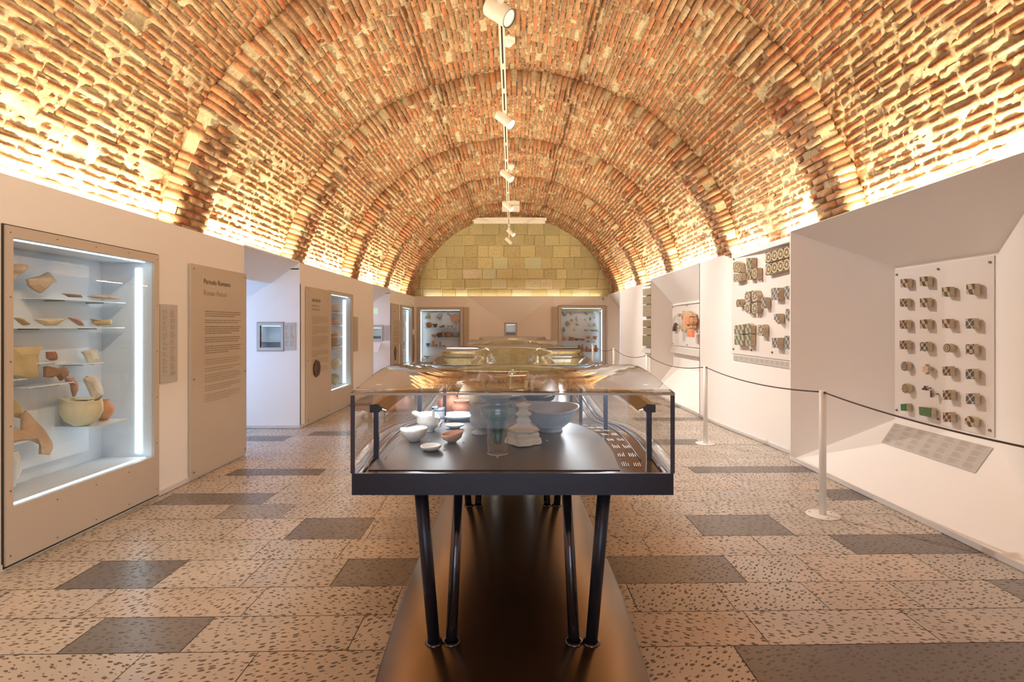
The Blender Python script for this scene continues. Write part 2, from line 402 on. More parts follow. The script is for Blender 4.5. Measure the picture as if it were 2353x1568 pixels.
# ------------------------------------------------------------------ floor of stone slabs
rows = [-3.0, -2.6, -2.2, -1.8, -1.4, -1.0, -.6, -.2, .2, .52, .86, 1.18, 1.5, 1.81, 2.13, 2.447, 2.745, 3.05, 3.41, 3.73, 4.14, 4.47, 4.77, 5.05, 5.33, 5.57, 5.95, 6.25, 6.6, 6.93, 7.25, 7.55]
while rows[-1] < YEND+0.2: rows.append(rows[-1]+r2.uniform(.28, .4))
DARK = [(2.447, -2.02, -1.48, 1), (3.05, -2.53, -2.0, 1), (3.05, -1.02, -.45, 1), (3.73, -1.56, -1.04, 1), (4.14, -2.26, -1.76, .6), (4.47, -2.93, -2.05, 1),
        (5.33, -2.79, -1.89, 1), (6.93, -3.47, -2.9, 1), (7.25, -2.72, -2.15, 1), (3.05, .5, 1.33, 1), (3.73, 1.32, 1.96, .9), (3.41, 2.19, 3.3, 1), (4.47, 2.67, 3.4, 1),
        (5.33, 1.8, 3.15, 1), (2.13, 1.0, 2.4, 1), (2.13, 2.4, 3.5, .9), (2.745, 2.7, 3.5, .9), (6.6, 1.7, 2.35, 1), (8.4, 1.9, 2.6, 1), (9.5, -2.4, -1.8, 1), (3.73, -1.0, -.5, .3), (4.77, -1.5, -.9, .0)]
fv, ff, fc, frot = [], [], [], []
for y0, y1 in zip(rows, rows[1:]):
    xl, xr = -4.9, 4.6
    fixed = sorted([(a, b, d) for (yy, a, b, d) in DARK if y0-0.001 <= yy < y1-0.001])
    segs = []; x = xl - r2.uniform(0, .5)
    for (a, b, d) in fixed+[(xr+.6, xr+.7, 0)]:
        while x < a-0.02:
            wd = r2.uniform(.45, .85); nx = x+wd
            if a-nx < 0.28: nx = a
            dk = 0
            if y0 > 7.6 and r2.random() < .12: dk = 1
            segs.append((x, min(nx, a), dk)); x = min(nx, a)
        segs.append((a, b, d)); x = b
    for (a, b, d) in segs:
        g = 0.0022; base = np.array((0.55, 0.50, 0.435))*r2.uniform(.90, 1.06)
        if r2.random() < .25: base = base*np.array((1.06, 1.0, .94))
        dark = np.array((0.175, 0.16, 0.15))*r2.uniform(.9, 1.15)
        c = base*(1-d)+dark*d
        k = len(fv); 
        for (xx, yy) in ((a+g, y0+g), (b-g, y0+g), (b-g, y1-g), (a+g, y1-g)): fv.append((xx, yy+.021*xx, 0.0))
        ff.append((k, k+1, k+2, k+3)); fc += [(c[0], c[1], c[2], d)]*4; frot += [r2.uniform(-.9, .5)]*4
k = len(fv); fv += [(-5.2, -3.3, -.004), (4.9, -3.3, -.004), (4.9, 17.6, -.004), (-5.2, 17.6, -.004)]; ff.append((k, k+1, k+2, k+3))
fc += [(.16, .12, .08, 1)]*4; frot += [0.0]*4
mf = bpy.data.meshes.new('floor'); mf.from_pydata(fv, [], ff)
a3 = mf.color_attributes.new('Col', 'FLOAT_COLOR', 'POINT'); a3.data.foreach_set('color', np.array(fc, np.float32).ravel())
a4 = mf.attributes.new('rot', 'FLOAT', 'POINT'); a4.data.foreach_set('value', np.array(frot, np.float32))
m = bpy.data.materials.new('floor_stone'); m.use_nodes = True; N, L = nt(m); p = N['Principled BSDF']
at = N.new('ShaderNodeAttribute'); at.attribute_name = 'Col'; ar = N.new('ShaderNodeAttribute'); ar.attribute_name = 'rot'
tc = N.new('ShaderNodeTexCoord')
nz = N.new('ShaderNodeTexNoise'); nz.inputs['Scale'].default_value = 30; nz.inputs['Detail'].default_value = 3
L.new(tc.outputs['Object'], nz.inputs['Vector'])
dv = N.new('ShaderNodeVectorMath'); dv.operation = 'MULTIPLY_ADD'; dv.inputs[1].default_value = (0.022, 0.022, 0); L.new(nz.outputs['Color'], dv.inputs[0]); L.new(tc.outputs['Object'], dv.inputs[2])
vr = N.new('ShaderNodeVectorRotate'); vr.rotation_type = 'Z_AXIS'; L.new(dv.outputs[0], vr.inputs['Vector']); L.new(ar.outputs['Fac'], vr.inputs['Angle'])
ms_ = N.new('ShaderNodeVectorMath'); ms_.operation = 'MULTIPLY'; ms_.inputs[1].default_value = (21, 44, 1); L.new(vr.outputs[0], ms_.inputs[0])
vo = N.new('ShaderNodeTexVoronoi'); vo.voronoi_dimensions = '2D'; vo.inputs['Scale'].default_value = 1.0; vo.inputs['Randomness'].default_value = 0.85
L.new(ms_.outputs[0], vo.inputs['Vector'])
# threshold differs from pit to pit
vm = N.new('ShaderNodeSeparateColor'); L.new(vo.outputs['Color'], vm.inputs[0])
mr = N.new('ShaderNodeMapRange'); mr.inputs['To Min'].default_value = 0.10; mr.inputs['To Max'].default_value = 0.33; L.new(vm.outputs[0], mr.inputs['Value'])
lt = N.new('ShaderNodeMath'); lt.operation = 'SUBTRACT'; L.new(mr.outputs[0], lt.inputs[0]); L.new(vo.outputs['Distance'], lt.inputs[1])
st = N.new('ShaderNodeMapRange'); st.inputs['From Min'].default_value = -0.02; st.inputs['From Max'].default_value = 0.06; L.new(lt.outputs[0], st.inputs['Value'])
cl = N.new('ShaderNodeTexNoise'); cl.inputs['Scale'].default_value = 2.5; cl.inputs['Detail'].default_value = 6; L.new(tc.outputs['Object'], cl.inputs['Vector'])
c1 = N.new('ShaderNodeMapRange'); c1.inputs['From Min'].default_value = .3; c1.inputs['From Max'].default_value = .7; c1.inputs['To Min'].default_value = .88; c1.inputs['To Max'].default_value = 1.08
L.new(cl.outputs['Fac'], c1.inputs['Value'])
hv = N.new('ShaderNodeHueSaturation'); L.new(at.outputs['Color'], hv.inputs['Color']); L.new(c1.outputs[0], hv.inputs['Value'])
inv = N.new('ShaderNodeMapRange'); inv.inputs['To Min'].default_value = 0.90; inv.inputs['To Max'].default_value = 0.40; L.new(at.outputs['Alpha'], inv.inputs['Value'])
pm = N.new('ShaderNodeMath'); pm.operation = 'MULTIPLY'; L.new(st.outputs[0], pm.inputs[0]); L.new(inv.outputs[0], pm.inputs[1])
mxc = N.new('ShaderNodeMixRGB'); mxc.inputs['Color2'].default_value = (0.11, 0.075, 0.05, 1)
L.new(pm.outputs[0], mxc.inputs['Fac']); L.new(hv.outputs['Color'], mxc.inputs['Color1']); L.new(mxc.outputs[0], p.inputs['Base Color'])
rr = N.new('ShaderNodeMapRange'); rr.inputs['To Min'].default_value = 0.30; rr.inputs['To Max'].default_value = 0.65; L.new(st.outputs[0], rr.inputs['Value'])
L.new(rr.outputs[0], p.inputs['Roughness'])
bp = N.new('ShaderNodeBump'); bp.inputs['Strength'].default_value = 0.35; bp.inputs['Distance'].default_value = 0.004; bp.invert = True
L.new(st.outputs[0], bp.inputs['Height']); L.new(bp.outputs['Normal'], p.inputs['Normal'])
mf.materials.append(m)
flo = bpy.data.objects.new('floor', mf); COL.objects.link(flo); tag(flo, kind='structure')
# ------------------------------------------------------------------ left wall
LN1, LN2 = (6.11, 7.71), (11.78, 13.40)          # embrasures
V1, V2, V3 = (3.213, 4.607, 2.05), (8.90, 10.22, 2.03), (14.62, 16.25, 2.02)     # wall cabinets y0, y1, top
def sf(X):
    return lambda u, v: (X, u, v)
T = 0.03
# cabinet openings: (y0, y1, z0, z1)
O1 = (3.262, 4.545, 0.36, 1.983); O2 = (8.98, 10.10, 0.37, 1.985); O3 = (14.88, 16.15, 0.36, 1.97)
wl = MB()
HE = lambda h: (h[0]-.006, h[1]+.006, h[2]-.006, h[3]+.006)
grid_wall(wl, sf(XL), -3.0, LN1[0], 0, ZL, [HE(O1)], (-T, 0, 0))
grid_wall(wl, sf(XL), LN1[1]+.001, LN2[0], 0, ZL, [HE(O2)], (-T, 0, 0))
grid_wall(wl, sf(XL), LN2[1]+.001, YEND, 0, ZL, [HE(O3)], (-T, 0, 0))
for (a, b), xd in ((LN1, -4.75), (LN2, -4.65)):
    zc = 2.055; xs = -3.43
    wl.slab((XL, a, ZL), (XL, b, ZL), (xs, b, zc), (xs, a, zc), (-0.012, 0, 0.02))              # sloping soffit
    wl.slab((xs, a, zc), (xs, b, zc), (xd, b, zc), (xd, a, zc), (0, 0, .03))                    # flat ceiling of the embrasure
    # near jamb
    wl.add([(XL, a, 0), (xd, a, 0), (xd, a, zc), (xs, a, zc), (XL, a, ZL), (XL, a-.03, 0), (xd, a-.03, 0), (xd, a-.03, zc), (xs, a-.03, zc), (XL, a-.03, ZL)],
           [(0, 1, 2, 3, 4), (9, 8, 7, 6, 5)])
    # outer wall round the window opening
    grid_wall(wl, sf(xd), a, b, 0, zc, [(a+.2, b-.2, .3, 1.9)], (-.1, 0, 0))
# far jambs, with the opening for the small case
def jamb(mb, b, hole, xd):
    zc, xs = 2.055, -3.43
    grid_wall(mb, lambda u, v: (u, b, v), xd, xs, 0, zc, [hole], (0, .03, 0))
    mb.add([(xs, b, 0), (XL, b, 0), (XL, b, ZL), (xs, b, zc), (xs, b+.03, 0), (XL, b+.03, 0), (XL, b+.03, ZL), (xs, b+.03, zc)], [(0, 1, 2, 3), (7, 6, 5, 4)])
def hole_from(x0, y0, x1, y1, Y):
    a, b = on_cross(x0, y1, Y), on_cross(x1, y0, Y); return (a.x, b.x, a.z, b.z)
J1 = hole_from(598, 749, 646, 799, LN1[1]); J2 = hole_from(845, 754, 876, 779, LN2[1])
def jamb2(mb, b, hole, xd):
    zc, xs = 2.055, -3.43
    h = hole
    grid_wall(mb, lambda u, v: (u, b, v), xd, XL, 0, zc, [h], (0, .03, 0))
    mb.add([(xs, b, zc), (XL, b, zc), (XL, b, ZL), (xs, b+.03, zc), (XL, b+.03, zc), (XL, b+.03, ZL)], [(0, 1, 2), (5, 4, 3)])
jamb2(wl, LN1[1], J1, -4.75); jamb2(wl, LN2[1], J2, -4.65)
tag(wl.build('wall_left', M['plaster'], origin=(0, 0, 0)), kind='structure')
# cove shelves (white) behind the wall tops
cs = MB()
for sgn, zt, segs in ((-1, ZL, [(-3, LN1[0]), (LN1[1], LN2[0]), (LN2[1], YEND)]), (1, ZR, [(-3, 2.92), (5.9, 8.74), (11.8, 14.9)])):
    for (a, b) in segs: cs.box((sgn*3.03, a, zt-.10), (sgn*3.42, b, zt-.085))
tag(cs.build('trim_1', M['plaster'], origin=(0, 0, 0)), kind='structure')
# windows of the embrasures (frame and pane)
for i, (a, b, xd) in enumerate(((LN1[0]+.2, LN1[1]-.2, -4.78), (LN2[0]+.2, LN2[1]-.2, -4.68))):
    fr = MB()
    for (y0, y1, z0, z1) in ((a, b, .3, .36), (a, b, 1.84, 1.9), (a, a+.06, .36, 1.84), (b-.06, b, .36, 1.84), ((a+b)/2-.03, (a+b)/2+.03, .36, 1.84)):
        fr.box((xd-.03, y0, z0), (xd+.03, y1, z1))
    wo = tag(fr.build('window_%d' % (i+1), M['white']), kind='structure')
    pn = MB(); pn.box((xd-.004, a+.06, .36), (xd+.004, b-.06, 1.84)); pn.build('pane', M['glass'], wo)
# ------------------------------------------------------------------ right wall
RN1, RN2, RN3 = (2.92, 5.90), (8.74, 11.80), (14.9, YEND)
N1 = dict(X=3.88, y0=4.345, y1=5.52, z0=.505, z1=2.055)
wr = MB()
wr.slab((XR, -3, 0), (XR, RN1[0], 0), (XR, RN1[0], ZR), (XR, -3, ZR), (T, 0, 0))
def splay(mb, y0, y1, N, zf0, zf1):
    "recess: opening y0..y1 on the wall plane, back rectangle N"
    X, a, b, c, d = N['X'], N['y0'], N['y1'], N['z0'], N['z1']
    o = [(XR, y0, zf0), (XR, y1, zf0), (XR, y1, zf1), (XR, y0, zf1)]; k = [(X, a, c), (X, b, c), (X, b, d), (X, a, d)]
    mb.slab(o[0], o[1], k[1], k[0], (.01, 0, -.02)); mb.slab(o[3], o[2], k[2], k[3], (.004, 0, .006))
    mb.slab(o[0], k[0], k[3], o[3], (0, -.02, 0)); mb.slab(o[1], k[1], k[2], o[2], (0, .02, 0))
    mb.slab(k[0], k[1], k[2], k[3], (.03, 0, 0))
splay(wr, RN1[0], RN1[1], N1, 0.0, ZR)
# wall between the recesses, slightly splayed so that its near end lies deeper
W2 = ((3.165, 5.90), (3.0, 8.0)); Z2 = 2.465
wr.slab((W2[0][0], W2[0][1], 0), (W2[1][0], W2[1][1], 0), (W2[1][0], W2[1][1], Z2), (W2[0][0], W2[0][1], Z2), (T, 0, 0))
wr.slab((W2[1][0], W2[1][1], 0), (3.0, RN2[0], 0), (3.0, RN2[0], Z2), (W2[1][0], W2[1][1], Z2), (T, 0, 0))
wr.slab((XR, 5.90, 0), (3.20, 5.915, 0), (3.20, 5.915, ZR), (XR, 5.90, ZR), (0, .02, 0))
N2 = dict(X=3.47, y0=9.9, y1=11.78, z0=.6, z1=1.93)
def splay2(mb, y0, y1, xf, N, zf0, zf1):
    X, a, b, c, d = N['X'], N['y0'], N['y1'], N['z0'], N['z1']
    o = [(xf, y0, zf0), (xf, y1, zf0), (xf, y1, zf1), (xf, y0, zf1)]; k = [(X, a, c), (X, b, c), (X, b, d), (X, a, d)]
    mb.slab(o[0], o[1], k[1], k[0], (.01, 0, -.02)); mb.slab(o[3], o[2], k[2], k[3], (.01, 0, .02))
    mb.slab(o[0], k[0], k[3], o[3], (0, -.02, 0)); mb.slab(o[1], k[1], k[2], o[2], (0, .02, 0)); mb.slab(k[0], k[1], k[2], k[3], (.03, 0, 0))
splay2(wr, RN2[0], RN2[1], 3.0, N2, 0.0, Z2)
Z3 = 2.43
wr.slab((3.13, 11.80, 0), (2.98, 13.0, 0), (2.98, 13.0, Z3), (3.13, 11.80, Z3), (T, 0, 0))
wr.slab((2.98, 13.0, 0), (2.95, 14.9, 0), (2.95, 14.9, Z3-.01), (2.98, 13.0, Z3), (T, 0, 0))
wr.slab((3.0, 11.80, 0), (3.16, 11.81, 0), (3.16, 11.81, Z3), (3.0, 11.8, Z3), (0, .02, 0))
splay2(wr, 14.9, YEND, 2.93, dict(X=3.3, y0=15.5, y1=16.5, z0=.6, z1=1.9), 0.0, 2.40)
tag(wr.build('wall_right', M['plaster'], origin=(0, 0, 0)), kind='structure')
# ------------------------------------------------------------------ end wall with its three openings
wb = MB()
E1 = (on_cross(966, 833, YEND), on_cross(1058, 713, YEND)); E2 = (on_cross(1289.5, 831, YEND), on_cross(1384, 709, YEND))
e1 = (E1[0].x, E1[1].x, .35, E1[1].z); e2 = (E2[0].x, E2[1].x, .35, E2[1].z)
NX0, NX1 = -1.40, 1.26
ef = lambda u, v: (u, YEND, v)
grid_wall(wb, ef, -3.02, NX0, 0, ZE, [HE(e1)], (0, .03, 0)); grid_wall(wb, ef, NX1, 3.02, 0, ZE, [HE(e2)], (0, .03, 0))
YB = YEND+.22; bx0, bx1, bz0, bz1 = -.25, .125, 1.12, 1.56
o = [(NX0, YEND, 0), (NX1, YEND, 0), (NX1, YEND, ZE), (NX0, YEND, ZE)]; k = [(bx0, YB, bz0), (bx1, YB, bz0), (bx1, YB, bz1), (bx0, YB, bz1)]
for a, b in ((0, 1), (1, 2), (2, 3), (3, 0)): wb.slab(o[a], o[b], k[b], k[a], (0, .02, 0))
grid_wall(wb, lambda u, v: (u, YB, v), bx0, bx1, bz0, bz1, [(bx0+.04, bx1-.04, bz0+.06, bz1-.06)], (0, .02, 0))
tag(wb.build('wall_back', M['plaster_back'], origin=(0, 0, 0)), kind='structure')
# rear wall behind the camera ; wide opening added to let world light in as fill
wk = MB()
grid_wall(wk, lambda u, v: (u, -3.0, v), -3.2, 3.2, 0, 5.1, [(-1.6, 1.6, 0, 2.6)], (0, -.1, 0))
tag(wk.build('wall_rear', M['plaster'], origin=(0, 0, 0)), kind='structure')
# ------------------------------------------------------------------ baseboards
bl = MB()
def skirt(mb, p, q, nx, ny, h=.045, d=.014):
    mb.slab((p[0], p[1], 0.006), (q[0], q[1], 0.006), (q[0], q[1], h), (p[0], p[1], h), (nx*d, ny*d, 0))
for (a, b) in ((4.62, LN1[0]), (LN1[1], LN2[0]), (LN2[1], YEND), (-3, 3.2)): skirt(bl, (XL, a), (XL, b), 1, 0)
for (a, b) in LN1, LN2: skirt(bl, (-4.6, b), (XL, b), 0, -1)
tag(bl.build('baseboard_left', M['skirt'], origin=(0, 0, 0)), kind='structure')
br = MB()
for p, q in (((XR, -3), (XR, 2.92)), ((XR, 2.92), (XR, 5.9)), ((3.165, 5.91), (3.0, 8.0)), ((3.0, 8.0), (3.0, 11.8)), ((3.13, 11.82), (2.98, 13.0)), ((2.98, 13.0), (2.95, 14.9))):
    skirt(br, p, q, -1, 0)
tag(br.build('baseboard_right', M['skirt'], origin=(0, 0, 0)), kind='structure')
# ------------------------------------------------------------------ printed text made of short word strokes
def text_rows(mb, org, du, dv, w, rows, lh, rnd, hh=.45, off=None, mi=0):
    "org: top left corner; du, dv: unit vectors (along the line, down); rows: list of line-width fractions (0 = blank)"
    org, du, dv = Vector(org), Vector(du), Vector(dv)
    for i, fr in enumerate(rows):
        if fr <= 0: continue
        x = 0.0; y = i*lh
        while x < w*fr-lh*.3:
            ww = min(lh*rnd.uniform(.5, 2.2), w*fr-x)
            a = org+du*x+dv*y
            mb.quad(a, a+du*ww, a+du*ww+dv*lh*hh, a+dv*lh*hh, mi); x += ww+lh*.28
def font_text(txt, size, loc, rot, m, parent, name='title_text', sx=1.0):
    cu = bpy.data.curves.new(name, 'FONT'); cu.body = txt; cu.size = size; cu.extrude = 0.0008; cu.materials.append(m)
    tmp = bpy.data.objects.new('tmp', cu); COL.objects.link(tmp); bpy.context.view_layer.update()
    me = bpy.data.meshes.new_from_object(tmp.evaluated_get(bpy.context.evaluated_depsgraph_get())); bpy.data.objects.remove(tmp); me.name = name
    o = bpy.data.objects.new(name, me); COL.objects.link(o); o.parent = parent
    o.location = Vector(loc)-Vector(parent['_o']); o.rotation_euler = rot; o.scale = (sx, 1, 1)
    return o
R_ = random.Random(11)
# ------------------------------------------------------------------ wall cabinets
def cabinet(label, axis, wall, u0, u1, zt, op, depth, group=None, strips=('l', 'b', 't')):
    """axis 'x': cabinet in a side wall (plane X=wall, room towards +X); 'y': in the end wall (plane Y=wall, room towards -Y)
    u0,u1,zt: frame extent; op: opening (u0,u1,z0,z1)"""
    if axis == 'x': P = lambda u, d, z: Vector((wall+d, u, z))      # d>0 into the room
    else: P = lambda u, d, z: Vector((u, wall-d, z))
    root = thing('display_cabinet', label, 'display cabinet', tuple(P((u0+u1)/2, 0, 0.0)), group)
    def bx(mb, ua, ub, da, db, za, zb, mi=0): mb.box(P(ua, da, za), P(ub, db, zb), mi)
    a, b, c, d = op
    fr = MB(); n = 0.022
    bx(fr, u0, u1, .001, n, .028, c); bx(fr, u0, u1, .001, n, d, zt); bx(fr, u0, a, .001, n, c, d); bx(fr, b, u1, .001, n, c, d)
    fr.build('frame', M['frame'], root)
    gp = MB()                                               # dark strips coloured as the shadow line round the frame
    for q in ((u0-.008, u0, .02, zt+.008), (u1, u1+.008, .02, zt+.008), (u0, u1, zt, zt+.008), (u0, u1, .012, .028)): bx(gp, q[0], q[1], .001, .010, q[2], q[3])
    gp.build('frame_outline', M['gap'], root)
    bd = MB(); t = .012
    bx(bd, a, b, -depth-t, -depth, c, d)
    bx(bd, a-t, a, -depth, 0, c-t, d+t); bx(bd, b, b+t, -depth, 0, c-t, d+t); bx(bd, a-t, b+t, -depth, 0, c-t, c); bx(bd, a-t, b+t, -depth, 0, d, d+t)
    bd.build('case_lining', M['cabwhite'], root)
    bp = MB(); bx(bp, a, b-.20*(1 if axis == 'x' else .35), -depth+.035, -depth+.05, c+.10, d-.05); bp.build('back_panel', M['cabwhite'], root)
    for k, q in (('l', (b-.006, b-.001, -.135, -.085, c+.03, d-.05)), ('r', (a+.001, a+.006, -.135, -.085, c+.03, d-.05)),
                 ('b', (a+.03, b-.03, -.055, -.035, c+.001, c+.005)), ('t', (a+.03, b-.03, -.06, -.035, d-.005, d-.001))):
        if k in strips: ls = MB(); bx(ls, *q); ls.build('light_strip', M['led'], root)
    gl = MB(); gl.quad(P(a, -.008, c), P(b, -.008, c), P(b, -.008, d), P(a, -.008, d)); gl.build('glass_pane', M['glass'], root)
    h = .0053; first = None
    nn = max(3, int((zt-.1)/.37)); mm = max(2, int((u1-u0)/.28))
    pts = [(u0+.03, .08+i*(zt-.12)/nn) for i in range(nn+1)]+[(u1-.03, .08+i*(zt-.12)/nn) for i in range(nn+1)]
    pts += [(u0+.03+(u1-u0-.06)*i/mm, zt-.03) for i in range(1, mm)]+[(u0+.03+(u1-u0-.06)*i/mm, .06) for i in range(1, mm)]+[(u0+.03+(u1-u0-.06)*i/mm, c-.05) for i in range(1, mm)]
    q0 = P(pts[0][0], n, pts[0][1])
    for (u, z) in pts:
        c0 = P(u, n, z)
        if first is None: sc = MB(); sc.cyl(c0, P(u, n+.002, z), h, n=8); first = sc.build('screw', M['screw'], root, origin=c0)
        else:
            o = first.copy(); COL.objects.link(o); o.parent = root; o.location = c0-Vector(root['_o'])
    return root, P
def shelf(root, P, u0, u1, z, d0, d1, t=.006):
    mb = MB(); mb.box(P(u0, d0, z-t), P(u1, d1, z)); mb.build('shelf', M['acryl'], root)
    for u in (u0+.25*(u1-u0), u0+.75*(u1-u0)): pn = MB(); pn.cyl(P(u, d0, z-t-.005), P(u, d0+(d1-d0)*.8, z-t-.005), .004, n=6); pn.build('shelf_bracket', M['screw'], root)
M['acryl'] = mat('acrylic_shelf', (0.78, 0.88, 0.93), 0.15); 
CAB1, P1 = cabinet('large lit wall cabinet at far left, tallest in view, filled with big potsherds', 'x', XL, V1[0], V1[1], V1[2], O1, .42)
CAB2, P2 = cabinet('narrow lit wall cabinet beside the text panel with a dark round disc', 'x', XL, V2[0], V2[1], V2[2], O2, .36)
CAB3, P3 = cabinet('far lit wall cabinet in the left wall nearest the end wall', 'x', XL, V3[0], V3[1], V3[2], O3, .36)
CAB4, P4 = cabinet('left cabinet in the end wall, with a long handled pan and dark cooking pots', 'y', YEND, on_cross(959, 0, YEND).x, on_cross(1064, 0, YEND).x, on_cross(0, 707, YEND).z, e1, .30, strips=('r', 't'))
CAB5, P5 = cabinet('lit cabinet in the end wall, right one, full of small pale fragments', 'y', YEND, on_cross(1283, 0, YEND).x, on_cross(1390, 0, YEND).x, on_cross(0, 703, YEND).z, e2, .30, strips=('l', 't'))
for zz in (690, 0): pass
# small cases in the embrasures and in the middle of the end wall
def small_case(label, Y, hole, fr, depth, lamp, mats='frame_blue'):
    a, b, c, d = hole; u0, u1, z0, z1 = fr
    root = thing('small_display_case', label, 'display case', ((u0+u1)/2, Y, z0))
    f = MB()
    for q in ((u0, u1, z0, c), (u0, u1, d, z1), (u0, a, c, d), (b, u1, c, d)): f.box((q[0], Y-.018, q[2]), (q[1], Y-.001, q[3]))
    f.build('frame', M['label'], root)
    g = MB()
    for q in ((u0-.008, u0, z0-.008, z1+.008), (u1, u1+.008, z0-.008, z1+.008), (u0, u1, z1, z1+.008), (u0, u1, z0-.008, z0)): g.box((q[0], Y-.010, q[2]), (q[1], Y-.001, q[3]))
    g.build('frame_outline', M['screw'], root)
    l = MB(); t = .01
    l.box((a, Y+depth, c), (b, Y+depth+t, d)); l.box((a-t, Y, c-t), (a, Y+depth, d+t)); l.box((b, Y, c-t), (b+t, Y+depth, d+t)); l.box((a-t, Y, c-t), (b+t, Y+depth, c)); l.box((a-t, Y, d), (b+t, Y+depth, d+t))
    l.build('case_lining', M['cabwhite'], root)
    s = MB(); s.box((a+.02, Y+.03, d-.006), (b-.02, Y+.05, d-.001)); s.build('light_strip', lamp, root)
    p = MB(); p.quad((a, Y+.004, c), (b, Y+.004, c), (b, Y+.004, d), (a, Y+.004, d)); p.build('glass_pane', M['glass'], root)
    k = MB(); k.box((a, Y+.03, c+(d-c)*.27-.004), (b, Y+depth-.01, c+(d-c)*.27)); k.build('shelf', M['acryl'], root)
    if d-c > .4:
        k = MB(); k.box((a, Y+.03, c+(d-c)*.72-.004), (b-.1, Y+depth-.01, c+(d-c)*.72)); k.build('shelf', M['acryl'], root)
    return root
def fr_from(x0, y0, x1, y1, Y):
    a, b = on_cross(x0, y1, Y), on_cross(x1, y0, Y); return (a.x, b.x, a.z, b.z)
M['ledw'] = emis('warm_led', (1.0, .93, .7), 5.0)
small_case('small square lit case on the bluish wall of the near left recess', LN1[1], J1, fr_from(592, 742, 652, 806, LN1[1]), .25, M['led'])
small_case('small lit case above a white slanted stand in the far left recess', LN2[1], J2, fr_from(840, 748, 879.5, 784, LN2[1]), .25, M['ledw'])
small_case('small square case alone in the middle of the end wall', YB, (bx0+.04, bx1-.04, bz0+.06, bz1-.06), (bx0, bx1, bz0, bz1-.01), .2, M['ledw'])
# ------------------------------------------------------------------ text panels and label boards
def side_board(name, label, cat, X0, t, y0, y1, z0, z1, m, extra=None, sx=1, group=None):
    "flat board in front of a side wall; sx=+1 left wall (front faces +X)"
    mb = MB(); mb.box((X0, y0, z0), (X0+sx*t, y1, z1))
    root = thing(name, label, cat, ((X0), (y0+y1)/2, z0), group)
    mb.build('board', m, root)
    return root
X = XL
tp = side_board('text_panel', 'tall beige text panel headed Período Romano, Roman Period, left wall', 'text panel', XL+.005, .027, 5.05, 6.095, .03, 2.035, M['panel'])
xf = XL+.0335
# lettering faces +X: rotate text so that it reads from near (small y) to far
def rot_left(): return Euler((math.pi/2, 0, math.pi/2))
font_text('Período Romano', .072, (xf, 5.25, 1.862), rot_left(), M['inkdark'], tp)
font_text('Roman Period', .072, (xf, 5.25, 1.752), rot_left(), M['ink2'], tp)
tb = MB()
para = [1, .97, .82, 0, 1, .93, 0, 1, .96, .98, .72, 0, .96, 1, .93, 0, 1, .96, .99, .62, 0, 0]
text_rows(tb, (xf, 5.27, 1.60), (0, 1, 0), (0, 0, -1), .70, para, .0215, R_)
tag(tb.build('body_text', M['ink'], tp), kind='stuff')
tb = MB(); text_rows(tb, (xf, 5.27, 1.60-.0215*22), (0, 1, 0), (0, 0, -1), .70, [.96, 1, .9, 0, 1, .75, 0, .93, .98, 1, .86, 0, 1, .97, .7, 0, .98, 1, .94, .66], .0215, R_)
tag(tb.build('body_text', M['ink2'], tp), kind='stuff')
for (y, z) in ((5.09, 1.99), (6.06, 1.99), (5.09, .95), (6.06, .95), (5.09, .08), (6.06, .08)): sc = MB(); sc.cyl((xf-.001, y, z), (xf+.004, y, z), .009, n=10); sc.build('screw', M['screw'], tp)
tp2 = side_board('text_panel', 'tall beige text panel with a dark round disc near its foot, left wall', 'text panel', XL+.005, .027, 7.90, 8.885, .03, 2.03, M['panel'])
tb = MB()
text_rows(tb, (xf, 8.08, 1.60), (0, 1, 0), (0, 0, -1), .72, [.9, 1, 1, .96, .38, 0, 1, .96, .97, .94, .25, 0, 1, .97, 1, .98, .9, .5, 0, 0], .026, R_)
text_rows(tb, (xf, 8.08, 1.60-.026*20), (0, 1, 0), (0, 0, -1), .72, [.9, 1, .96, .3, 0, 1, .97, 1, .3, 0, .95, 1, .95, .4], .026, R_)
tag(tb.build('body_text', M['ink2'], tp2), kind='stuff')
tb = MB(); text_rows(tb, (xf, 8.08, 1.86), (0, 1, 0), (0, 0, -1), .36, [1], .07, R_, hh=.6); tag(tb.build('title_text', M['ink'], tp2), kind='stuff')
tb = MB(); text_rows(tb, (xf, 8.08, 1.77), (0, 1, 0), (0, 0, -1), .34, [.9, 1], .055, R_, hh=.5); tag(tb.build('title_text', M['ink2'], tp2), kind='stuff')
for (y, z) in ((7.94, 1.99), (8.84, 1.99), (7.94, .95), (7.94, .08), (8.84, .08)): sc = MB(); sc.cyl((xf-.001, y, z), (xf+.004, y, z), .009, n=10); sc.build('screw', M['screw'], tp2)
tp3 = side_board('text_panel', 'narrow looking text panel with a small dark shard, last one on the left wall', 'text panel', XL+.005, .027, 13.42, 14.32, .03, 2.02, M['panel'])
tb = MB(); text_rows(tb, (xf, 13.62, 1.60), (0, 1, 0), (0, 0, -1), .6, [.9, 1, 1, 0, 1, .96, .97, 0, 1, .97, 1, .98, 0, 1, .9, 1, .96, 0, 1, .97, 1, 0, .95, 1, .95], .034, R_); tag(tb.build('body_text', M['ink2'], tp3), kind='stuff')
tb = MB(); text_rows(tb, (xf, 13.62, 1.84), (0, 1, 0), (0, 0, -1), .25, [1], .06, R_, hh=.6); tag(tb.build('title_text', M['ink2'], tp3), kind='stuff')
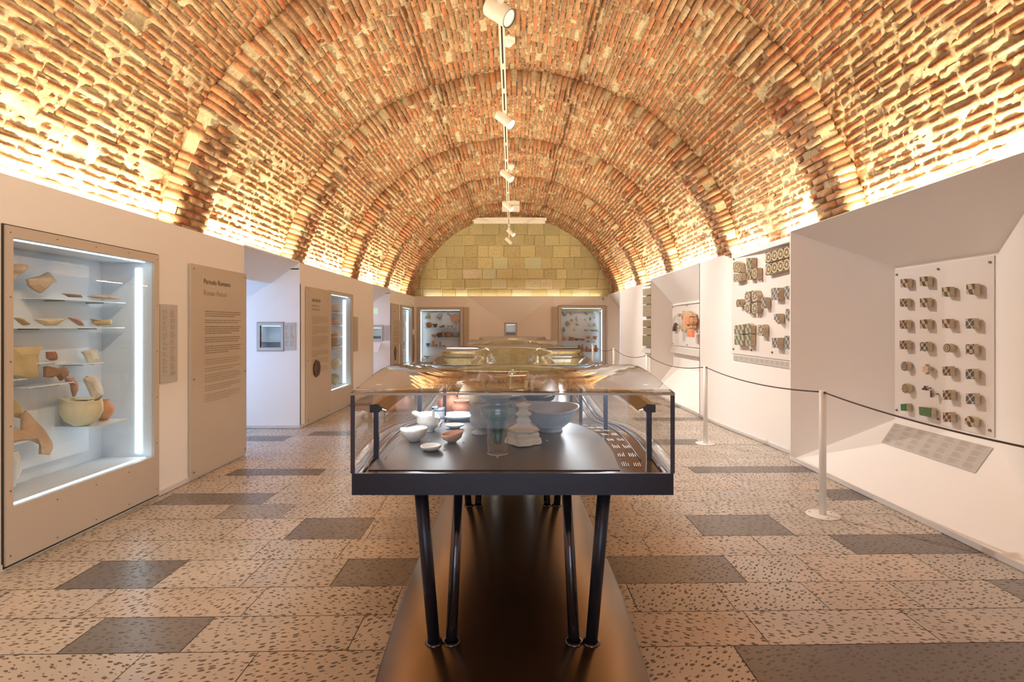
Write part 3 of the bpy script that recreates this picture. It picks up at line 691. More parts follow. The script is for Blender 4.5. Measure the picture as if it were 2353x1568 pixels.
# object mounted on panels: red gloss disc, knapped shard
dm = mat('red_slip_dark', (.10, .035, .025), .3, noise=.4, nscale=14)
mb = MB(); c = on_side(727, 847, XL+.035)
mb.prism([c+Vector((0, .135*math.cos(t)*(1+.05*math.sin(5*t)), .128*math.sin(t)*(1+.04*math.sin(7*t+1)))) for t in np.linspace(0, 2*math.pi, 29)[:-1]], (.018, 0, 0), -.3)
tag(mb.build('sherd_disc', dm), 'dark red brown round plate fragment on the beige text panel', 'potsherd')
mb = MB(); c = on_side(908, 811, XL+.035)
mb.prism([c+Vector((0, a, b)) for a, b in ((-.13, .0), (-.09, .09), (.0, .15), (.08, .10), (.14, -.02), (.08, -.06), (.06, -.17), (-.03, -.19), (-.08, -.08))], (.018, 0, 0), .2)
tag(mb.build('dark_shard', dm), 'small dark leaf shaped shard on the last left text panel', 'potsherd')
# narrow label boards
def labels(root, X0, y0, y1, z0, z1, cols, sx=1):
    tb = MB(); w = (y1-y0)/(cols+.35)*.72
    for c in range(cols):
        rows = []
        while len(rows) < int((z1-z0-.10)/.011): rows += [R_.uniform(.5, 1) for _ in range(R_.randint(3, 6))]+[0]
        rows = rows[:int((z1-z0-.10)/.011)]
        text_rows(tb, (X0, y0+(y1-y0)*(.12+c*.88/cols), z1-.05), (0, 1, 0), (0, 0, -1), w, rows, .011, R_)
    tag(tb.build('label_text', M['ink2'], root), kind='stuff')
for (y0, y1, z0, z1, cols, lab) in ((4.63, 4.87, .965, 1.64, 2, 'narrow grey label board right of the large left cabinet'),
                                (10.28, 10.56, .97, 1.63, 2, 'narrow grey label board right of the second left cabinet'),
                                (14.35, 14.60, .97, 1.62, 1, 'narrow grey label board left of the far left cabinet')):
    b = side_board('label_board', lab, 'label board', XL+.003, .012, y0, y1, z0, z1, M['label']); labels(b, XL+.0162, y0, y1, z0, z1, cols)
def end_board(name, label, x0, y0, x1, y1, m, txt=True, Y=YEND, t=.012):
    a, b = on_cross(x0, y1, Y), on_cross(x1, y0, Y)
    root = thing(name, label, 'label board', ((a.x+b.x)/2, Y, a.z)); mb = MB(); mb.box((a.x, Y-t, a.z), (b.x, Y-.002, b.z)); mb.build('board', m, root)
    if txt:
        tb = MB(); w = (b.x-a.x); rows = []
        while len(rows) < int((b.z-a.z-.08)/.02): rows += [R_.uniform(.5, 1) for _ in range(R_.randint(3, 6))]+[0]
        rows = rows[:int((b.z-a.z-.08)/.02)]
        for c in (.08, .55): text_rows(tb, (a.x+w*c, Y-t-.001, b.z-.04), (1, 0, 0), (0, 0, -1), w*.36, rows, .02, R_)
        tag(tb.build('label_text', M['ink2'], root), kind='stuff')
    return root
end_board('label_board', 'label board right of the end cabinet with the pan', 1065.5, 706, 1078, 796, M['panel'])
end_board('label_board', 'label board left of the right end cabinet', 1267, 705, 1281.5, 790, M['panel'])
end_board('label_board', 'plain grey board at the right edge of the end wall', 1391.5, 703, 1396, 838, M['label'], False)
end_board('label_board', 'blue grey label board beside the small case in the near left recess', 653.5, 742, 680, 805, M['label'], True, LN1[1])
end_board('label_board', 'violet grey label board beside the small case in the far left recess', 880.5, 748, 895, 783, M['label'], True, LN2[1])
b = end_board('exit_sign', 'small green sign glimpsed in the far left recess', 846, 708, 868, 722, emis('green_sign', (.25, .75, .3), .35), False, LN2[1]-.3); b['category'] = 'sign'
# slanted white reading stand in the far left recess
rs = thing('reading_stand', 'white slanted reading board under the small case in the far left recess', 'stand', tuple(on_cross(862, 812, 13.1)))
q = [on_cross(846, 789.5, 13.35), on_cross(876, 788.5, 13.35), on_cross(868, 811, 13.0), on_cross(840, 811, 13.0)]
mb = MB(); mb.slab(q[0], q[1], q[2], q[3], (0, .01, -.018)); mb.build('board', M['white'], rs)
mb = MB(); mb.box((q[2].x-.25, 13.1, 0), (q[2].x-.2, 13.15, q[2].z+.05)); mb.build('stand_post', M['white'], rs)
# two wooden objects on the left wall next to the corner (seen as slim strips)
wood = mat('old_wood', (.42, .30, .17), .7, noise=.4, nscale=12)
for (x0, y0, x1, y1, lab, rd) in ((947.6, 705, 950.9, 757, 'slim upright brown strip high on the left wall by the corner', 0), (947.6, 768, 952.2, 834, 'tall oval brown board below the slim strip by the corner', 1)):
    a = on_side(x0, y0, XL+.01); ya = F*3.0/(CX-x0); yb = F*3.0/(CX-x1); za, zb = on_side(x0, y1, XL+.01).z, a.z
    yb = min(yb, 16.62); mb = MB()
    if rd: pts = [Vector((XL+.004, (ya+yb)/2+(yb-ya)/2*math.cos(t), (za+zb)/2+(zb-za)/2*math.sin(t))) for t in np.linspace(0, 2*math.pi, 25)[:-1]]
    else: pts = [Vector((XL+.004, ya, za)), Vector((XL+.004, yb, za)), Vector((XL+.004, yb, zb)), Vector((XL+.004, ya, zb))]
    mb.prism(pts, (.02, 0, 0), .1); tag(mb.build('wooden_board', wood), lab, 'board')
# ------------------------------------------------------------------ pottery
def clay(name, c, n=.25, rough=.8): return mat(name, c, rough, noise=n, nscale=9, bump=.25, bscale=60)
K = {'tan': clay('clay_tan', (.58, .42, .27)), 'buff': clay('clay_buff', (.66, .56, .36)), 'orange': clay('clay_orange', (.62, .33, .18)),
     'brown': clay('clay_brown', (.36, .22, .13)), 'pink': clay('clay_pinkish', (.60, .36, .27)), 'red': clay('clay_red', (.42, .19, .11)),
     'dark': clay('clay_dark', (.13, .095, .075)), 'grey': clay('clay_grey', (.34, .33, .31)), 'olive': clay('clay_olive', (.40, .37, .24)),
     'cream': clay('clay_cream', (.72, .66, .52)), 'white': clay('clay_white', (.80, .77, .70), .15), 'terra': clay('terracotta', (.72, .30, .16), .2, .7),
     'pale': clay('glaze_pale', (.66, .68, .62), .2, .4), 'ochre': clay('clay_ochre', (.55, .42, .20)), 'yellow': clay('clay_yellow', (.64, .53, .27))}
def sherd(label, pts, plane, m, t=.02, side='L', name='potsherd', group=None, bulge=.9, cat='potsherd'):
    if side == 'L': P = [on_side(x, y, plane) for x, y in pts]; tv = (t, 0, 0)
    elif side == 'R': P = [on_side(x, y, plane) for x, y in pts]; tv = (-t, 0, 0)
    else: P = [on_cross(x, y, plane) for x, y in pts]; tv = (0, -t, 0)
    mb = MB(); mb.prism(P, tv, bulge)
    return tag(mb.build(name, m), label, cat, group)
def zm(pts, ox, oy, k): return [(ox+x/k, oy+y/k) for x, y in pts]
A = lambda *p: zm(p, 0, 560, 5.6)
B = lambda *p: zm(p, 0, 820, 4.357)
XB = XL-.36
for lab, pts, m, dx in (
    ('rounded tan potsherd at the top left corner of the large left cabinet', A((20, 290), (100, 270), (160, 258), (240, 258), (310, 275), (335, 310), (300, 345), (250, 385), (170, 440), (60, 530), (20, 500)), 'tan', .08),
    ('large pointed tan sherd hanging high in the large left cabinet', A((325, 460), (510, 415), (600, 370), (640, 410), (700, 490), (640, 500), (590, 560), (500, 640), (410, 590), (350, 540)), 'tan', .08),
    ('flat rim sherd on the top shelf, left one, large left cabinet', A((780, 645), (850, 645), (1010, 660), (1035, 695), (880, 690), (830, 662)), 'brown', .12),
    ('long flat lens shaped sherd on the top shelf of the large left cabinet', A((1105, 680), (1180, 660), (1300, 655), (1400, 665), (1480, 690), (1525, 715), (1420, 718), (1220, 705)), 'tan', .12),
    ('thin slanted rim sherd, leftmost on the second shelf, large left cabinet', A((165, 955), (225, 955), (270, 1010), (345, 1045), (290, 1055), (240, 1020)), 'ochre', .12),
    ('wide bowl profile sherd on the second shelf of the large left cabinet', A((430, 980), (460, 965), (820, 965), (700, 1055), (570, 1060), (500, 1025)), 'buff', .12),
    ('slanted pinkish sherd right of the bowl profile, large left cabinet', A((865, 952), (965, 960), (1045, 1060), (1010, 1055), (930, 1005)), 'pink', .12),
    ('curved buff rim sherd at the right end of the second shelf', A((1155, 972), (1300, 985), (1395, 975), (1415, 1000), (1405, 1045), (1250, 1060), (1175, 1025), (1190, 1000)), 'ochre', .12),
    ('big yellow jar neck fragment at mid height, large left cabinet', [(20, 799), (91, 796), (81, 805), (83, 828), (81, 869), (66, 871), (50, 868), (26, 862), (22, 830)], 'yellow', .12),
    ('small red sherd standing in the middle of the large left cabinet', A((585, 1395), (680, 1390), (695, 1500), (650, 1508), (590, 1480)), 'red', .06),
    ('notched cream rim sherd, right side, middle of the large left cabinet', A((1040, 1395), (1100, 1375), (1225, 1365), (1205, 1385), (1260, 1525), (1110, 1532), (1080, 1450)), 'cream', .06),
    ('brown spout sherd with a round end in the large left cabinet', B((430, 105), (460, 97), (560, 115), (640, 112), (668, 150), (660, 190), (595, 240), (545, 175), (495, 210), (430, 205)), 'brown', .12),
    ('small hooked pinkish sherd below the brown spout sherd', B((645, 215), (710, 210), (750, 270), (755, 340), (725, 400), (705, 330), (700, 280), (650, 245)), 'pink', .08),
    ('tilted oval cream sherd at right, lower middle of the large left cabinet', B((830, 230), (865, 190), (940, 190), (1000, 300), (1015, 370), (960, 412), (910, 405)), 'cream', .08),
    ('dark yellow sherd at the left edge above the big curved one', B((60, 380), (100, 400), (165, 490), (200, 620), (130, 600), (70, 600)), 'ochre', .06),
    ('largest curved brown sherd, low on the left of the large left cabinet', B((205, 600), (240, 540), (330, 640), (430, 740), (500, 860), (505, 915), (475, 985), (385, 975), (390, 880), (290, 835), (190, 855), (60, 850), (60, 740), (200, 735)), 'tan', .10),
    ('cracked white sherd at the bottom left corner of the large left cabinet', B((75, 960), (155, 945), (150, 1030), (180, 1080), (165, 1180), (120, 1310), (75, 1300)), 'pale', .10)):
    sherd(lab, pts, XB+dx, K[m], .022)
def shelf1(x0, x1, y, dx=.16):
    a, b = on_side(x0, y, XB+dx), on_side(x1, y, XB+dx)
    shelf(CAB1, lambda u, d, z: Vector((XL+d, u, z)), a.y, min(b.y, O1[1]-.02), (a.z+b.z)/2, -.37, -.19)
for q in ((104, 286, 691), (18, 284, 753), (18, 60, 872), (82, 150, 833), (62, 168, 884), (185, 236, 835), (18, 62, 1018), (200, 232, 915)): shelf1(*q)
shelf(CAB1, lambda u, d, z: Vector((XL+d, u, z)), 4.02, 4.36, .708, -.37, -.06)
# reconstructed bowl and small pot on the lowest shelf
def vessel(name, label, prof, c, m, n=40, wob=None, cat='pot', group=None, extra=None):
    mb = MB(); mb.lathe(prof, c, n, 0, wob); o = mb.build(name, m, origin=c); return tag(o, label, cat, group)
c = Vector((XL-.20, 4.06, .712))
pc = mat('patched_clay', (.66, .62, .40), .7); N, L = nt(pc); tc = N.new('ShaderNodeTexCoord'); v = N.new('ShaderNodeTexVoronoi'); v.inputs['Scale'].default_value = 9
L.new(tc.outputs['Object'], v.inputs['Vector']); r = N.new('ShaderNodeValToRGB'); r.color_ramp.interpolation = 'CONSTANT'
r.color_ramp.elements[0].color = (.68, .64, .42, 1); r.color_ramp.elements[1].position = .78; r.color_ramp.elements[1].color = (.25, .12, .07, 1)
sp = N.new('ShaderNodeSeparateColor'); L.new(v.outputs['Color'], sp.inputs[0]); L.new(sp.outputs[0], r.inputs[0]); L.new(r.outputs[0], N['Principled BSDF'].inputs['Base Color'])
vessel('patched_pot', 'round bowl pieced together from yellow and brown sherds, large left cabinet', [(0, 0), (.05, .0), (.105, .04), (.13, .10), (.128, .15), (.118, .185), (.125, .20), (.117, .20), (.11, .185), (.12, .10), (.09, .03), (0, .02)], c, pc, 36,
       lambda t, r, z: (r, z*(1+.05*math.sin(2*t)) if z > .1 else z))
vessel('small_pot', 'small round orange pot behind the patched bowl in the large left cabinet', [(0, 0), (.03, 0), (.065, .04), (.075, .08), (.06, .125), (.035, .14), (.04, .155), (.032, .155), (.03, .14), (.055, .12), (.068, .08), (.0, .02)], Vector((XL-.22, 4.30, .712)), K['orange'])
# ---- second cabinet
G = lambda *p: zm(p, 690, 640, 4.9)
for lab, pts, m in (
    ('square brown sherd on the top shelf of the second left cabinet', G((330, 300), (420, 300), (430, 375), (345, 375), (330, 360)), 'brown'),
    ('blocky two part sherd on the second shelf of the second left cabinet', G((330, 460), (375, 450), (420, 450), (428, 522), (340, 525)), 'brown'),
    ('tiny rim sherd at the left of the third shelf, second left cabinet', G((330, 582), (372, 580), (350, 600), (330, 600)), 'tan'),
    ('round rosette shaped tan sherd in the second left cabinet', G((372, 625), (390, 605), (410, 620), (408, 645), (385, 656)), 'orange'),
    ('small lying sherd right of the handled jug, second left cabinet', G((395, 755), (430, 748), (440, 758), (420, 768), (395, 768)), 'brown'),
    ('large flared rim fragment low in the second left cabinet', G((340, 940), (388, 905), (465, 905), (450, 960), (400, 1000), (380, 1030), (340, 1010)), 'olive')):
    sherd(lab, pts, XL-.22, K[m], .03)
for y, x0, x1 in ((383, 345, 440), (531, 345, 455), (661, 345, 465), (773, 345, 465), (815, 345, 410)):
    a = on_side(690+x0/4.9, 640+y/4.9, XL-.18); b = on_side(690+x1/4.9, 640+y/4.9, XL-.18)
    shelf(CAB2, lambda u, d, z: Vector((XL+d, u, z)), max(a.y-.15, O2[0]+.01), min(b.y, O2[1]-.03), a.z, -.31, -.13)
a = on_side(764, 801, XL-.2)
j = thing('handled_jug', 'handled brown jug standing in the second left cabinet', 'jug', tuple(a))
mb = MB(); mb.lathe([(0, 0), (.03, 0), (.075, .08), (.085, .16), (.05, .21), (.035, .24), (.045, .26), (.03, .24), (.04, .2), (.0, .1)], a); mb.build('body', K['brown'], j)
mb = MB(); mb.tube([a+Vector((0, .05+.06*math.sin(t), .13+.11*math.cos(t))) for t in np.linspace(0.1, math.pi, 9)], .009); mb.build('handle', K['brown'], j)
a = on_side(766, 871, XL-.2)
vessel('round_pot', 'round brown pot below the flared fragment in the second left cabinet', [(0, -.09), (.05, -.08), (.10, 0), (.09, .06), (.05, .09), (0, .09)], a, K['olive'])
a = on_side(778, 886, XL-.2); rr = random.Random(3)
hp = thing('oyster_cluster', 'heap of pale crumpled shell like pieces at the bottom of the second left cabinet', 'shells', tuple(a))
mb = MB()
for i in range(9):
    cc = a+Vector((rr.uniform(-.05, .06), rr.uniform(-.28, .28), rr.uniform(-.05, .06)-.02*i % 3))
    mb.lathe([(0, -.02), (.05, -.012), (.085, .015), (.09, .03), (.08, .02), (.0, .0)], cc, 14, 0, lambda t, r, z, i=i: (r*(1+.2*math.sin(3*t+i)), z+.03*math.sin(2*t+i)))
mb.build('shell', K['white'], hp)
# ---- third cabinet
for (x, y, w_, h_, m, lab) in ((937, 735, 6, 12, 'grey', 'grey sherd high in the far left cabinet'), (931, 748, 5, 11, 'tan', 'tan sherd below the grey one in the far left cabinet'),
                              (929, 793, 3, 8, 'brown', 'brown pointed sherd, middle of the far left cabinet'), (940, 797, 6, 10, 'pale', 'pale sherd low in the far left cabinet')):
    sherd(lab, [(x-w_, y), (x-w_*.3, y-h_), (x+w_*.6, y-h_*.7), (x+w_, y+h_*.4), (x, y+h_)], XL-.2, K[m], .03)
# ---- end cabinet, left
E = lambda *p: zm(p, 950, 690, 9.8)
YC = YEND+.22
sherd('arrow shaped olive fragment, top left of the cabinet with the pan', E((255, 425), (262, 370), (300, 310), (340, 275), (385, 340), (395, 430), (330, 395)), YC, K['olive'], .03, 'E')
sherd('grey rounded fragment, top middle of the cabinet with the pan', E((520, 370), (570, 300), (665, 300), (640, 390), (590, 435)), YC, K['grey'], .03, 'E')
c = on_cross(950+945/9.8, 690+400/9.8, YC); rad = 98/9.8/F*YC
pan = thing('clay_pan', 'round orange clay pan with a long handle, hung top right in its cabinet', 'pan', tuple(c))
mb = MB()
mb.prism([c+Vector((rad*math.cos(t), 0, rad*math.sin(t))) for t in np.linspace(0, 2*math.pi, 33)[:-1]], (0, -.035, 0), -.35); mb.build('dish', K['orange'], pan)
e = on_cross(950+765/9.8, 690+292/9.8, YC); d = (c-e).normalized()
mb = MB(); mb.tube([e+Vector((0, -.02, 0)), e+d*.1+Vector((0, -.02, 0)), c-d*rad*.97+Vector((0, -.02, 0))], [.024, .017, .026], 10); mb.build('handle', K['grey'], pan)
def potE(label, x0, y0, x1, y1, m, kind='pot', ox=950, Yp=None, handles=0, name=None):
    Yp = Yp or YEND+.14
    a = on_cross(ox+x0/9.8, 690+y1/9.8, Yp); b = on_cross(ox+x1/9.8, 690+y0/9.8, Yp); w2 = (b.x-a.x)/2; h = b.z-a.z; cc = Vector(((a.x+b.x)/2, Yp, a.z))
    pr = {'pot': [(0, 0), (.5, 0), (.85, .25), (1, .5), (.85, .78), (.68, .88), (.75, 1), (.66, .97), (.6, .85), (.8, .5), (0, .1)],
          'bowl': [(0, 0), (.4, 0), (.75, .4), (1, 1), (.93, 1), (.7, .45), (0, .15)],
          'cyl': [(0, 0), (.9, 0), (1, .1), (.85, .5), (.95, 1), (.8, 1), (.7, .5), (0, .1)],
          'jug': [(0, 0), (.55, 0), (.9, .2), (1, .4), (.8, .6), (.45, .72), (.42, .88), (.55, 1), (.4, .95), (.3, .7), (0, .2)],
          'goblet': [(0, 0), (.5, 0), (.45, .05), (.16, .12), (.14, .5), (.4, .68), (1, 1), (.9, .98), (.35, .72), (0, .6)]}[kind]
    wmax = min(w2, .11) if kind != 'bowl' else w2
    nm = name or {'pot': 'cooking_pot', 'bowl': 'bowl', 'cyl': 'beaker', 'jug': 'jug', 'goblet': 'goblet'}[kind]
    if not handles:
        mb = MB(); mb.lathe([(r*w2, z*h) for r, z in pr], cc, 20, 0, lambda t, r, z: (r*(1 if abs(math.cos(t)) > .7 else min(1, .11/w2)), z) if False else (r, z))
        return tag(mb.build(nm, K[m], origin=cc), label, 'pot' if kind in ('pot', 'cyl', 'jug') else kind)
    rt = thing(nm, label, 'pot', tuple(cc)); mb = MB(); mb.lathe([(r*w2*.86, z*h) for r, z in pr], cc, 20); mb.build('body', K[m], rt)
    for sg in (-1, 1)[:handles]:
        mb = MB(); mb.tube([cc+Vector((sg*(w2*.72+w2*.28*math.sin(t)), 0, h*(.68+.2*math.cos(t)))) for t in np.linspace(0, math.pi, 7)], .008, 6); mb.build('handle', K[m], rt)
    return rt
potE('two handled brown cooking pot at the left of the upper shelf beside the pan', 262, 500, 428, 617, 'brown', 'pot', handles=2)
potE('dark open bowl right of the two handled pot', 437, 535, 543, 614, 'dark', 'bowl')
potE('very small dark dish on the upper shelf of the left end cabinet', 580, 588, 650, 615, 'dark', 'bowl')
potE('small flared dark cup on the upper shelf of the left end cabinet', 642, 560, 706, 615, 'dark', 'cyl')
potE('small tan cup, second from the right on the upper shelf', 758, 570, 808, 615, 'olive', 'bowl')
potE('small tan cup at the right end of the upper shelf', 823, 575, 896, 615, 'olive', 'bowl')
potE('flat orange dish at the left of the crowded middle shelf', 400, 770, 525, 838, 'orange', 'bowl')
potE('dark brown pot next to the orange dish on the middle shelf', 525, 735, 645, 838, 'dark', 'pot', handles=1)
potE('tallest brown pot on the middle shelf of the left end cabinet', 615, 710, 725, 838, 'brown', 'pot', Yp=YEND+.17)
potE('brown pot behind the light reflection on the middle shelf', 715, 715, 862, 835, 'brown', 'pot')
potE('wide grey bowl at the right end of the middle shelf', 862, 725, 1042, 836, 'grey', 'bowl')
potE('small grey beaker at the left of the lower shelf', 272, 970, 378, 1048, 'grey', 'bowl')
potE('orange cylindrical beaker on the lower shelf of the left end cabinet', 408, 912, 482, 1048, 'orange', 'cyl')
potE('tiny brown knob on the lower shelf of the left end cabinet', 500, 992, 532, 1048, 'brown', 'cyl')
potE('thin stemmed grey piece on the lower shelf of the left end cabinet', 583, 938, 627, 1046, 'grey', 'cyl')
potE('tiny dark lying piece at the right of the lower shelf', 648, 1025, 730, 1048, 'dark', 'bowl')
potE('white goblet at the bottom left of the left end cabinet', 190, 1252, 392, 1388, 'white', 'goblet')
def endshelf(root, e, ox, y, x0, x1, Yp=YEND+.14):
    z = on_cross(0, 690+y/9.8, Yp).z; a, b = on_cross(ox+x0/9.8, 0, Yp).x, on_cross(ox+x1/9.8, 0, Yp).x
    mb = MB(); mb.box((max(a, e[0]+.01), YEND+.06, z-.012), (min(b, e[1]-.01), YEND+.27, z-.002)); mb.build('shelf', M['acryl'], root)
for y, a, b in ((617, 250, 920), (838, 380, 1060), (1048, 255, 760), (1388, 150, 420)): endshelf(CAB4, e1, 950, y, a, b)
# ---- end cabinet, right
W5 = [(365, 290, 60, 75, 'grey', 'grey striped fragment in the top left corner'), (525, 295, 36, 42, 'ochre', 'small ochre fragment near the top, second from the left'), (868, 280, 46, 48, 'olive', 'squarish olive fragment near the top, third from the left'),
      (1030, 275, 52, 46, 'pale', 'pale pointed fragment in the top right corner'), (1045, 385, 36, 24, 'pale', 'small pale oval below the top right fragment'), (945, 422, 26, 42, 'grey', 'narrow upright grey fragment, upper right'),
      (838, 440, 36, 20, 'pale', 'small pale sliver, upper middle'), (525, 450, 38, 24, 'ochre', 'small ochre sliver, upper left'), (640, 415, 38, 60, 'cream', 'faint cream bottle neck, upper middle'),
      (425, 528, 50, 58, 'olive', 'olive glazed fragment, left side'), (925, 555, 42, 30, 'pale', 'pale oval fragment, right of the middle'), (1058, 562, 56, 42, 'pale', 'pale round fragment with a dark rim, right side'),
      (650, 552, 30, 12, 'dark', 'tiny dark sliver, middle'), (580, 665, 20, 36, 'cream', 'faint small cream fragment, middle')]
for (x, y, a, b, m, lab) in W5:
    n = 9; P = [(1260+(x+a*math.cos(t)*rr.uniform(.8, 1.1))/9.8, 690+(y-b*math.sin(t)*rr.uniform(.8, 1.1))/9.8) for t in np.linspace(0, 2*math.pi, n+1)[:-1]]
    sherd(lab+' of the right end cabinet', P, YC, K[m], .03, 'E')
for (x0, y0, x1, y1, m, kd, lab) in ((308, 612, 392, 714, 'olive', 'jug', 'small dark olive jug at the left side'), (795, 657, 908, 702, 'tan', 'bowl', 'tan bowl on the faint upper shelf'), (945, 665, 1160, 700, 'pale', 'bowl', 'wide flat pale plate on the faint upper shelf'),
      (315, 822, 405, 914, 'pink', 'pot', 'pale pink pot at the left of the lower shelf'), (458, 828, 528, 914, 'red', 'cyl', 'red beaker, second from the left on the lower shelf'), (525, 835, 590, 914, 'red', 'cyl', 'red beaker, third from the left on the lower shelf'),
      (588, 860, 695, 914, 'dark', 'bowl', 'dark red bowl in the middle of the lower shelf'), (695, 868, 828, 914, 'red', 'bowl', 'wide red bowl right of the dark bowl'), (852, 810, 948, 872, 'orange', 'bowl', 'orange brown cup, upper row above the rope'),
      (1000, 808, 1112, 885, 'orange', 'bowl', 'orange brown bowl at the right edge above the rope'), (858, 918, 942, 948, 'red', 'bowl', 'small red dish left of the rope end'), (1005, 930, 1056, 950, 'red', 'bowl', 'tiny red dish above the rope end'),
      (655, 1015, 745, 1165, 'red', 'pot', 'red pot at the left of the bottom shelf'), (735, 996, 805, 1165, 'red', 'jug', 'tallest red jug on the bottom shelf'), (832, 1045, 912, 1165, 'red', 'jug', 'slim red jug in the middle of the bottom shelf'),
      (912, 1095, 976, 1165, 'red', 'pot', 'small red pot beside the slim jug'), (1025, 1015, 1125, 1165, 'red', 'jug', 'red handled jug right of the rope post')):
    potE(lab+', right end cabinet', x0, y0, x1, y1, m, kd, 1260)
for y, a, b in ((715, 300, 400), (703, 790, 1170), (914, 290, 840), (873, 850, 950), (886, 995, 1115), (950, 850, 1060), (1166, 640, 1180), ): endshelf(CAB5, e2, 1260, y, a, b)
# ------------------------------------------------------------------ wavy display tables
_t = np.array([0, .22, .44, .65, .93, 1.3, 1.64, 2.0, 2.29, 2.72, 3.03, 3.3, 3.6, 4.0, 4.62])
_z = np.array([1.178, 1.206, 1.2315, 1.242, 1.233, 1.185, 1.146, 1.143, 1.160, 1.185, 1.215, 1.233, 1.240, 1.225, 1.19])
_tt = np.linspace(0, 4.62, 463); _zz = np.interp(_tt, _t, _z)
_k = np.ones(21)/21; _pad = np.concatenate([2*_zz[0]-_zz[10:0:-1], _zz, 2*_zz[-1]-_zz[-2:-12:-1]]); _zz = np.convolve(_pad, _k, 'valid')
def lid(t): return float(np.interp(t, _tt, _zz))
def deck(t): return lid(t) - 0.328 - 0.03*min(1.0, max(0, t)/.8)
HWD, TL = .655, 4.62
Y0S = (2.22, 7.79)
M['bronze'] = mat('dark_bronze_lacquer', (.13, .075, .045), .16, .6, spec=.6, noise=.25, nscale=30)
M['platform'] = mat('platform_metal', (.15, .10, .06), .22, .85, bump=.02, bscale=300)
M['matgrey'] = mat('matt_grey_mat', (.11, .112, .12), .36, .35)
M['chrome'] = mat('dark_polished_steel', (.10, .09, .10), .12, .85)
M['acr'] = glass_mat('acrylic_sheet', (.93, .915, .89), 1.49)
M['acre'] = mat('acrylic_edge', (.05, .045, .07), .15, spec=.8)
M['acrt'] = mat('acrylic_edge_top', (.42, .33, .24), .2, spec=.8)
M['bar'] = mat('light_bar_brass', (.36, .26, .13), .3, .7)
M['whiteink'] = mat('white_print', (.8, .8, .8), .5)
M['cool'] = emis('case_led', (.86, .93, 1.0), 55.0)
def display_table(y0, label, near=True):
    root = thing('display_table', label, 'display table', (0, y0, deck(0)-.09))
    n = 56 if near else 30
    ts = [TL*i/n for i in range(n+1)]
    D = lambda t: deck(t)
    # frame: skirt all round, following the wave
    fr = MB(); w1, w0 = HWD, HWD-.02
    for sg in (-1, 1):
        vs = []
        for t in ts:
            z = D(t); vs += [(sg*w1, y0+t, z-.088), (sg*w1, y0+t, z), (sg*w0, y0+t, z), (sg*w0, y0+t, z-.088)]
        fr.add(vs, [(4*i+a, 4*i+4+a, 4*i+4+(a+1) % 4, 4*i+(a+1) % 4) for i in range(n) for a in range(4)])
    for t in (0, TL): fr.box((-w1, y0+t-.006, D(t)-.088), (w1, y0+t+.012, D(t)))
    vs = []                                                   # underside
    for t in ts: vs += [(-w0, y0+t, D(t)-.085), (w0, y0+t, D(t)-.085)]
    fr.add(vs, [(2*i, 2*i+1, 2*i+3, 2*i+2) for i in range(n)], 0, True)
    fr.build('frame', M['black'], root)
    dk = MB(); vs = []
    for t in ts: vs += [(-w0, y0+t, D(t)-.003), (w0, y0+t, D(t)-.003)]
    dk.add(vs, [(2*i, 2*i+1, 2*i+3, 2*i+2) for i in range(n)], 0, True)
    dk.build('deck', M['bronze'], root)
    mt = MB(); vs = []
    xr = lambda t: float(np.interp(t, [0, .3, .6, .9, 1.2, 1.6, 2.2, 3.0, 4.6], [.445, .462, .45, .405, .375, .34, .36, .45, .4]))
    xl = lambda t: -float(np.interp(t, [0, .3, .6, .9, 1.2, 1.6, 2.2, 3.0, 4.6], [.60, .60, .585, .54, .49, .44, .42, .5, .4]))
    for t in [.035+(TL-.07)*i/n for i in range(n+1)]:
        z = D(t); vs += [(xl(t), y0+t, z-.003), (xl(t)+.004, y0+t, z+.001), (xr(t)-.004, y0+t, z+.001), (xr(t), y0+t, z-.003)]
    mt.add(vs, [(4*i+a, 4*i+4+a, 4*i+5+a, 4*i+1+a) for i in range(n) for a in range(3)], 0, True)
    mt.build('display_mat', M['matgrey'], root)
    for sg in (-1, 1):                                        # dark seal line along the edges
        sl = MB(); sl.tube([(sg*(w0-.022), y0+.02+t*(TL-.04)/TL, D(t)+.001) for t in ts], .0045, 5); sl.build('seal', M['black'], root)
        sl = MB(); sl.tube([(sg*(w0-.075), y0+.16+t*(TL-.3)/TL, D(min(TL, .15+t*.93))+.0) for t in ts], .003, 5); sl.build('seal', M['black'], root)
    # acrylic hood: curved top, two sides, two ends; every sheet 9 mm thick
    th = .009; w = HWD+.006
    tp = MB(); vs = []
    for t in ts:
        z = lid(t); yy = y0-.006+t*(TL+.012)/TL
        vs += [(-w, yy, z-th), (w, yy, z-th), (w, yy, z), (-w, yy, z)]
    tp.add(vs, [(4*i, 4*i+4, 4*i+5, 4*i+1) for i in range(n)]+[(4*i+3, 4*i+2, 4*i+6, 4*i+7) for i in range(n)], 0, True)
    tp.add(vs, [(4*i+1, 4*i+5, 4*i+6, 4*i+2) for i in range(n)]+[(4*i, 4*i+3, 4*i+7, 4*i+4) for i in range(n)], 1)
    m = 4*n; tp.add(vs, [(0, 1, 2, 3), (m, m+3, m+2, m+1)], 2)
    tp.build('glass_top', [M['acr'], M['acre'], M['acrt']], root)
    for sg in (-1, 1):
        sd = MB(); vs = []
        for t in ts: vs += [(sg*(w-.001), y0+t, D(t)+.002), (sg*(w-.001), y0+t, lid(t)-th-.001)]
        sd.add(vs, [(2*i, 2*i+1, 2*i+3, 2*i+2) for i in range(n)], 0)
        sd.build('glass_side', [M['acr']], root)
